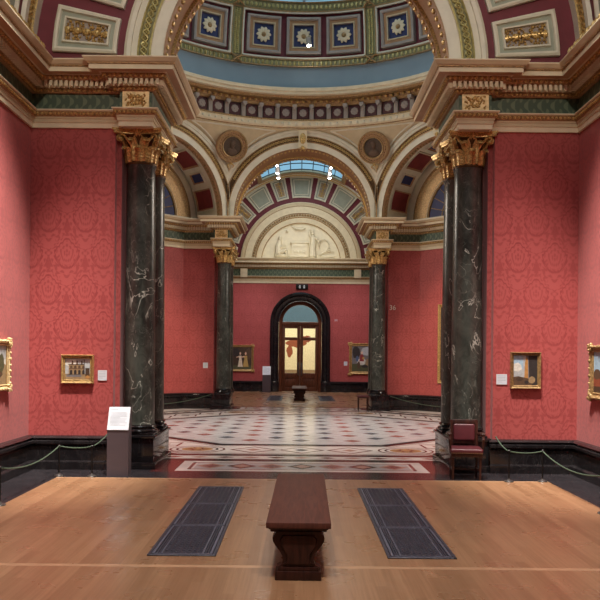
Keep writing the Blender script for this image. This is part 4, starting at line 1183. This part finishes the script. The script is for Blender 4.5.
make_painting('small gilt-framed view of an arcaded facade on the left panel of the near wall', .475, .42, .055, at(78, 369, YW), 0, art_facade)
make_painting('small gilt-framed view with pale sky and dark tower, right panel of the near wall', .445, .535, .05, at(525, 370.3, YW), 0, art_tower, fmat='oldgold')
make_painting('ornate pale gold frame on the left side wall, cut by the photo edge', .95, .66, .075, (-4.03, 10.11, 1.53), pi/2, art_misty, 1, fmat='palegold')
make_painting('ornate gilt-framed blue sky landscape on the right side wall, cut by the photo edge', 1.0, .72, .085, (4.03, 10.36, 1.50), -pi/2, art_land, 1, fmat='oldgold')
make_painting('distant gilt-framed picture of two pale-dressed figures, left of the doorway', 1.12, 1.22, .10, (-2.70, YE, 1.53), 0, art_pair, .6)
make_painting('distant ornate gilt picture with red and white figures, right of the doorway', 1.22, 1.42, .13, (2.88, YE, 1.55), 0, art_group, 1)
for sx, lb in ((-1, 'tall gilt-framed picture in the far left niche, only its edge showing'), (1, 'tall gilt-framed picture in the far right niche, only its edge showing')):
    make_painting(lb, 1.80, 2.42, .10, (sx*4.85, CY+4.85, 2.08), sx*-pi/4, art_dark, 0)
make_painting('large pale canvas with a brown shape, seen through the panes of the doors', 3.0, 3.15, .03, (.05, 47.6, 2.13), 0, art_blot, group='pictures beyond the doors')

# wall labels, room number, pictogram sign
def wall_label(label, w, h, loc, rz=0, m='paper'):
    t = thing('wall_label', label, 'wall label', loc, rz, 'white wall labels')
    MB().box(-w/2, w/2, -.012, 0, -h/2, h/2).build('card', M[m], t, smooth=False)
    k = MB()
    for i in range(5): k.box(-w*.38, w*(.36 if i != 4 else .05), -.0125, -.0119, h*(.32-.15*i), h*(.36-.15*i))
    k.build('text_line', M['ink'], t, smooth=False)
wall_label('white label card right of the small arcaded-facade picture', .13, .15, at(102.5, 375.3, YW))
wall_label('white label card left of the small dark-tower picture', .155, .15, at(501.5, 379.3, YW))
wall_label('small white label on the red niche wall left of the distant left column', .15, .17, at(205.5, 365.3, CY+6.0))
wall_label('tiny pale label left of the distant ornate picture', .16, .19, at(345.6, 363.6, YE))
wall_label('tiny pale plate high on the end wall right of the arched doorway', .15, .10, at(336, 320.3, YE), 0, C('faded_card', 176, 120, 122) and 'faded_card')
cu = bpy.data.curves.new('room_number', 'FONT'); cu.body = '36'; cu.size = .21; cu.extrude = .006; cu.align_x = 'CENTER'; cu.align_y = 'CENTER'
cu.materials.append(C('p_pale', 206, 204, 192))
tmp = bpy.data.objects.new('room_number_curve', cu); COL.objects.link(tmp)
me = bpy.data.meshes.new_from_object(tmp.evaluated_get(bpy.context.evaluated_depsgraph_get())); bpy.data.objects.remove(tmp)
o = bpy.data.objects.new('room_number', me); COL.objects.link(o); o.rotation_euler = (pi/2, 0, 0); q = at(392.6, 307.8, CY+6.0); o.location = (q[0], q[1]-.008, q[2])
tag(o, 'white number 36 high on the red niche wall right of the distant right column', 'number')
sg = thing('pictogram_sign', 'small dark sign with two white pictograms above the arched doorway', 'sign', at(302, 286.9, YE))
MB().rbox(-.28, .28, -.06, 0, -.12, .12, .01).build('panel', M['blackmetal'], sg)
for x in (-.10, .10):
    m = MB().ball((x, -.064, .055), .03, 0, 10, 6, ry=.006); m.rbox(x-.04, x+.04, -.068, -.058, -.075, .02, .004); m.build('pictogram', M['paper'], sg)

# ------------------------------------------------------------------ arched doorway
dr = sroot('door_1')
DZ2 = DZ
m = MB()
sec = [(0.99, -.02), (0.99, -.12), (1.06, -.16), (1.10, -.13), (1.20, -.13), (1.24, -.20), (1.32, -.22), (1.385, -.17), (1.385, .0)]
path = [('l', z) for z in ()] 
prof_pts = []
def dpt(r, a=None, z=None, s=1): return None
rows = []
for z in lin(0, DZ2, 3): rows.append([( -r, YE+y, z) for r, y in sec])
for a in lin(180, 0, 40)[1:-1]: rows.append([(r*cos(rad(a)), YE+y, DZ2+r*sin(rad(a))) for r, y in sec])
for z in lin(DZ2, 0, 3): rows.append([(r, YE+y, z) for r, y in sec])
n = len(sec); m.add([p for r in rows for p in r], [(i*n+j, i*n+j+1, (i+1)*n+j+1, (i+1)*n+j) for i in range(len(rows)-1) for j in range(n-1)], 0)
for s in (-1, 1): m.rbox(min(s*.96, s*1.42), max(s*.96, s*1.42), YE-.24, YE-.001, 0, .5, .015)
m.build('architrave', M['black_marble'], dr)
# jamb lining behind the marble
m = MB(); rows = []
sec2 = [(.985, -.05), (.985, .42), (.84, .42), (.82, .36), (.82, .20), (.84, .14), (.90, .12), (.985, .10)]
for z in lin(0, DZ2+.0, 2): rows.append([(-r, YE+y, z) for r, y in sec2])
for a in lin(180, 0, 40)[1:-1]: rows.append([(r*cos(rad(a)), YE+y, DZ2+r*sin(rad(a))) for r, y in sec2])
for z in lin(DZ2, 0, 2): rows.append([(r, YE+y, z) for r, y in sec2])
n = len(sec2); m.add([p for r in rows for p in r], [(i*n+j, i*n+j+1, (i+1)*n+j+1, (i+1)*n+j) for i in range(len(rows)-1) for j in range(n-1)], 0)
m.build('door_frame', M['doorwood'], dr)
MB().rbox(-.84, .84, YE+.14, YE+.34, 3.06, 3.24, .02).build('transom', M['doorwood'], dr)
fg = MB(); pts = [(.82*cos(rad(a)), YE+.24, 3.22+.86*sin(rad(a))) for a in lin(0, 180, 30)]
fg.add(pts, [tuple(range(31))]); fg.build('fanlight_pane', M['fanglass'], dr, smooth=False)
for s in (-1, 1):
    lf = MB(); x0, x1 = (.002, .82)
    def bx(a, b, z0, z1, y0=.18, y1=.26, r=.008): lf.rbox(min(s*a, s*b), max(s*a, s*b), YE+y0, YE+y1, z0, z1, r)
    bx(.002, .14, 0.01, 3.06); bx(.70, .82, 0.01, 3.06); bx(.14, .71, 2.93, 3.06); bx(.14, .71, 2.38, 2.52); bx(.14, .71, .62, .86); bx(.14, .71, .01, .2)
    bx(.14, .71, .19, .63, .205, .235, .004); bx(.20, .65, .27, .55, .19, .25, .02)
    L_ = lf.build('door_leaf', M['doorwood'], dr)
    for z0, z1 in ((.86, 2.38), (2.52, 2.93)):
        g = MB(); g.add([(s*.14, YE+.22, z0), (s*.71, YE+.22, z0), (s*.71, YE+.22, z1), (s*.14, YE+.22, z1)], [(0, 1, 2, 3)]); g.build('pane', M['glass'], L_, smooth=False)
    h = MB().rbox(min(s*.04, s*.10), max(s*.04, s*.10), YE+.155, YE+.18, .75, 1.35, .006); h.build('push_plate', M['steel'], L_)
# the room beyond the doors
br_ = sroot('wall_beyond')
C('beyond_wall', 66, 90, 102)
m = MB(); m.box(-5, 5, 47.6, 47.9, 0, 7, 0); m.box(-5.3, -5, 36.5, 47.9, 0, 7, 0); m.box(5, 5.3, 36.5, 47.9, 0, 7, 0); m.box(-5.3, 5.3, 36.4, 47.9, 7, 7.2, 1)
for s in (-1, 1): m.box(min(s*4.4, s*5.2), max(s*4.4, s*5.2), 36.3, 36.5, 0, 7, 0)
m.build('wall_panel', [M['beyond_wall'], M['plainwall']], br_, smooth=False)
m = MB(); m.grid(lambda u, v: (u, v, 0), [-5.2, 5.2], [36.2, 47.8], 0, lambda u, v: (v, u)); struct(m.build('floor_beyond', M['planks'], smooth=False))

# ------------------------------------------------------------------ plaster relief in the lunette
rl = thing('lunette_relief', 'cream plaster relief of figures and a tablet in the lunette over the doorway', 'relief', (0, YE, ZC))
m = MB()
pts = [(1.80*cos(rad(a)), 1.80*sin(rad(a))) for a in lin(0, 180, 40)]
m.add([(x, -.03, z) for x, z in pts]+[(x, 0, z) for x, z in pts], [tuple(range(41))]+[(i, (i+1) % 41, 41+(i+1) % 41, 41+i) for i in range(41)], 0)
m.rbox(-1.76, 1.76, -.10, 0, .12, .24, .01, 0)
bg = m.build('background_slab', M['plaster'], rl, smooth=False)
def bodymesh(chains):
    m = MB()
    for pts, rr in chains: m.tube([(x, -.05-y, z) for x, y, z in pts], rr, 8); m.ball((pts[0][0], -.05-pts[0][1], pts[0][2]), rr[0], 0, 8, 5); m.ball((pts[-1][0], -.05-pts[-1][1], pts[-1][2]), rr[-1], 0, 8, 5)
    return m
sf = bodymesh([([(-.98, .02, .20), (-1.0, .03, .5), (-.94, .03, .78)], [.17, .14, .09]), ([(-.93, .04, .90), (-.91, .04, .97)], [.085, .08]), ([(-.95, .06, .24), (-.66, .08, .34), (-.62, .07, .08)], [.12, .10, .07]), ([(-1.0, .06, .70), (-.86, .09, .52), (-.68, .09, .56)], [.06, .05, .035]), ([(-1.05, .02, .14), (-.8, .03, .10), (-.6, .03, .1)], [.13, .11, .08])])
sf.build('seated_figure', M['plaster'], rl)
sf = bodymesh([([(.52, .02, .1), (.50, .03, .45), (.53, .04, .80), (.52, .04, 1.0)], [.17, .13, .12, .09]), ([(.50, .04, 1.14), (.50, .04, 1.22)], [.08, .07]), ([(.56, .06, .98), (.74, .07, .86), (.80, .07, .66)], [.055, .045, .035]), ([(.46, .06, .98), (.34, .07, 1.14), (.40, .06, 1.34)], [.05, .04, .03])])
sf.build('standing_figure', M['plaster'], rl)
m = MB().rbox(-.42, .28, -.09, 0, .06, .72, .015); m.rbox(-.48, .34, -.12, 0, .70, .78, .015); m.rbox(-.36, .22, -.105, 0, .52, .64, .01)
for i in range(4): m.ball((-.28+i*.145, -.10, .30), .05, 0, 8, 5, ry=.03, rz=.07)
m.rbox(-.46, .32, -.11, 0, .05, .12, .01); m.build('tablet', M['plaster'], rl)
m = MB().tube([(.80, -.05, .16), (1.28, -.06, .44)], .03, 6); m.tube([(.95, -.05, .30), (1.45, -.05, .34)], .022, 6); m.rbox(.9, 1.5, -.07, 0, .05, .16, .02)
m.tube([(1.0+.22*cos(a), -.05, .62+.26*sin(a)) for a in lin(-1, 3.6, 14)], .022, 6); m.build('harp_and_staff', M['plaster'], rl)
m = MB().tube([(-.42, -.04, 1.5), (-.2, -.05, 1.38), (0, -.05, 1.35), (.2, -.05, 1.42)], [.03, .05, .05, .03], 6); m.ball((-.62, -.05, 1.28), .07, 0, 8, 5); m.build('garland', M['plaster'], rl)

for ch_ in rl.children:
    if ch_.name != bg.name: ch_.location = (0, -.02, .20); ch_.scale = (1.05, 1.5, .98)

# ------------------------------------------------------------------ portrait roundels in the spandrels
def roundel(label, k):
    a = k*pi/4+pi/8; R = 5.56; z = 7.98
    t = thing('portrait_roundel', label, 'roundel', (R*sin(a), CY+R*cos(a), z), -a, 'portrait roundels')
    t.rotation_euler = (Matrix.Rotation(-a, 3, 'Z') @ Matrix.Rotation(rad(20), 3, 'X')).to_euler()
    m = MB()
    pr = [(.28, .02), (.29, -.05), (.32, -.06), (.335, -.03), (.42, -.03), (.435, -.07), (.47, -.07), (.49, .03), (.49, .16)]
    n = 40; vs = []
    for i in range(n): vs += [(r*cos(2*pi*i/n), y, r*sin(2*pi*i/n)) for r, y in pr]
    c = len(pr); m.add(vs, [(i*c+j, i*c+j+1, ((i+1) % n)*c+j+1, ((i+1) % n)*c+j) for i in range(n) for j in range(c-1)], [[1, 1, 1, 0, 1, 1, 0, 0][j] for i in range(n) for j in range(c-1)])
    for i in range(28): q = 2*pi*i/28; m.ball((.378*cos(q), -.04, .378*sin(q)), .026, 1, 6, 4)
    m.build('gilt_ring', [M['stone_tan'], M['oldgold']], t)
    m = MB(); m.add([(.29*cos(2*pi*i/32), .0, .29*sin(2*pi*i/32)) for i in range(32)], [tuple(range(32))]); m.add([(.29*cos(2*pi*i/32), .03, .29*sin(2*pi*i/32)) for i in range(32)], [tuple(range(32))])
    m.build('disc', M['p_umber'], t, smooth=False)
    m = MB().ball((0, -.01, .06), .085, 0, 12, 8, ry=.05, rz=.11); m.ball((0, -.005, -.16), .17, 0, 12, 8, ry=.045, rz=.13); m.ball((0, -.02, -.03), .05, 0, 8, 5); m.ball((.0, -.06, .05), .018, 0, 6, 4); m.ball((0, .0, .11), .10, 0, 12, 6, ry=.045, rz=.08)
    m.build('relief_head', M['p_brown'], t)
    m = MB()
    for sx in (-1, 1): m.tube([(sx*.02, -.05, -.50), (sx*.10, -.05, -.56), (sx*.06, -.05, -.62)], .02, 5)
    m.ball((0, -.05, -.5), .04, 0, 8, 5); m.build('gilt_bow', M['gold'], t)
roundel('round dark portrait in a gilt ring, spandrel left of the far arch', 7)
roundel('round dark portrait in a gilt ring, spandrel right of the far arch', 0)

# ------------------------------------------------------------------ spotlights
def make_spot(label, bulb=.055):
    t = thing('spotlight', label, 'spotlight', (0, 0, 0), 0, 'ceiling spotlights')
    b_ = MB().lathe([(.03, .16), (.055, .15), (.065, .05), (.085, -.06), (.085, -.075), (.07, -.07)], 16).build('housing', M['grey'], t)
    MB().ball((0, 0, -.06), bulb, 0, 12, 8).build('lamp', M['bulb'], b_)
    MB().tube([(-.07, 0, .03), (-.08, 0, .16), (0, 0, .20), (.08, 0, .16), (.07, 0, .03)], .008, 5).build('yoke', M['blackmetal'], t)
    MB().tube([(0, 0, .20), (0, 0, .30)], .012, 6).build('stem', M['blackmetal'], t)
    return t
def track(label, x, y0, y1, z):
    t = thing('lighting_track', label, 'lighting track', (x, (y0+y1)/2, z)); L = (y1-y0)/2
    MB().box(-.02, .02, -L, L, 0, .035).build('rail', M['blackmetal'], t, smooth=False)
    for yy in (-L*.9, 0, L*.9): MB().tube([(0, yy, .035), (0, yy, sqrt(HW**2-x*x)+ZC-z)], .006, 5).build('drop_rod', M['blackmetal'], t)
track('thin dark track across the far vault carrying the left spotlights', -.95, 27.5, 34.5, 9.2)
track('thin dark track across the far vault carrying the right spotlights', 1.10, 27.5, 34.5, 9.2)
spots = [(-.95, 29.0, 8.82, 'top lamp of the left spotlight trio in the far vault', -1), (-.95, 30.0, 8.76, 'middle lamp of the left spotlight trio in the far vault', -1), (-.95, 31.4, 8.9, 'lowest lamp of the left spotlight trio in the far vault', -1),
         (1.10, 29.3, 8.82, 'brightest top lamp of the right spotlight trio in the far vault', 1), (1.10, 30.6, 8.90, 'middle lamp of the right spotlight trio in the far vault', 1), (1.10, 31.2, 8.86, 'lowest lamp of the right spotlight trio in the far vault', 1)]
sp0 = None
for x, y, z, lb, s in spots:
    if sp0 is None: sp0 = make_spot(lb); sp0.location = (x, y, z)
    else: dup(sp0, (x, y, z), 0, lb)
q = PX(309, 43, 23.0)
ds = dup(sp0, q, 0, 'single bright spotlight in front of a dome coffer')

# ================================================================== LIGHT
def spot(name, loc, tgt, P, ang, blend=.8, col=(1, .9, .78), r=.12):
    l = bpy.data.lights.new(name, 'SPOT'); l.energy = P; l.spot_size = rad(ang); l.spot_blend = blend; l.color = col; l.shadow_soft_size = r
    o = bpy.data.objects.new(name, l); COL.objects.link(o); o.location = loc
    o.rotation_euler = (Vector(tgt)-Vector(loc)).to_track_quat('-Z', 'Y').to_euler(); return o
def area(name, loc, sx, sy, P, col=(1, .95, .88), rot=(0, 0, 0)):
    l = bpy.data.lights.new(name, 'AREA'); l.shape = 'RECTANGLE'; l.size = sx; l.size_y = sy; l.energy = P; l.color = col
    o = bpy.data.objects.new(name, l); COL.objects.link(o); o.location = loc; o.rotation_euler = rot; return o
WARM = (1, .86, .70); NEUT = (1, .93, .85); COOL = (1, .90, .96)
# near arm: added laylight, cornice and floor fill; wall washers on the vault tracks
area('laylight_fill', (0, 4.5, 9.75), 3.0, 10, 190, NEUT)  # added ambient fill, set in the skylight opening
for s in (-1, 1):
    spot('wall_washer', (s*1.5, 8.6, 9.2), (s*4.03, 10.2, .8), 7000, 34, 1, NEUT, .3)
    spot('wall_washer', (s*.6, 4.0, 8.6), (s*4.03, 6.5, 1.2), 1500, 46, 1, NEUT)
    spot('picture_lamp', (s*2.7, 8.7, 9.0), (s*3.35, 11.47, 1.0), 5900, 28, 1, NEUT, .35)
for s in (-1, 1): spot('cornice_fill', (s*1.2, .5, 8.9), (s*3.0, 11.4, 6.9), 1500, 26, 1, WARM)  # added spots that brighten the cornice
for s in (-1, 1): spot('floor_fill_beam', (s*1.0, 3.0, 8.9), (s*2.0, 7.0, 0), 1350, 54, 1, NEUT)  # added beams that raise the floor brightness
# hall: added fill and bounce lights, niche lamps
area('dome_fill', (0, CY, 14.6), 5, 5, 110, (1, .90, .76))  # added ambient fill hung below the oculus glass
for k in (1, 7): 
    w = world_of(k); a = w(0, 6.8, 1.8)
    spot('niche_lamp', (a[0]*.08, CY-2.2, 9.9), a, 4200, 26, .9, (1, .80, .60))
for s in (-1, 1): spot('hall_bounce_spot', (s*2.5, CY+1, 11.2), (s*1.0, CY-.5, 0), 2200, 55, 1, NEUT)  # unseen spots, set so floor bounce warms the arches
for s in (-1, 1): area('side_arm_fill', (s*7.9, CY, 6.9), 2.4, 3.0, 600, (1, .91, .78), (0, s*rad(80), 0))  # added panels lighting the far arches from the side
# far arm
for x, y, z, lb, s in spots[::1]:
    spot('track_lamp', (x, y+.02, z-.18), (s*2.7, 36, 1.9), 420, 40, .9, COOL)
area('far_laylight_fill', (0, 30.5, 9.75), 2.8, 7, 300, NEUT)  # added ambient fill under the far skylight
area('lunette_fill', (0, 33.8, 5.9), 3.6, .12, 28, (1, .95, .82), (rad(140), 0, 0))  # unseen strip light aimed up to brighten the lunette
# beyond the doors
area('beyond_lamp', (0, 43.5, 6.9), 6, 3, 950, (1, .95, .84))

# ================================================================== WORLD AND CAMERA
wd = bpy.data.worlds.new('dusk'); S.world = wd; wd.use_nodes = True
bgn = wd.node_tree.nodes['Background']; bgn.inputs[0].default_value = (.52, .76, 1, 1); bgn.inputs[1].default_value = .8
cam = bpy.data.cameras.new('camera'); co = bpy.data.objects.new('camera', cam); COL.objects.link(co)
cam.sensor_width = 36; cam.lens = 36*F/600; cam.shift_x = 1.5/600; cam.shift_y = 55/600; cam.clip_end = 200; cam.clip_start = .05
co.location = (CAMX, 0, CAMZ)
co.rotation_euler = (Matrix.Rotation(pi/2, 3, 'X') @ Matrix.Rotation(.0093, 3, 'Z')).to_euler()
S.camera = co
S.view_settings.view_transform = 'Standard'; S.view_settings.look = 'None'; S.view_settings.gamma = 1; S.view_settings.exposure = 0; S.view_settings.use_curve_mapping = False
S.cycles.use_denoising = True; S.cycles.max_bounces = 8; S.cycles.diffuse_bounces = 5; S.cycles.sample_clamp_indirect = 6
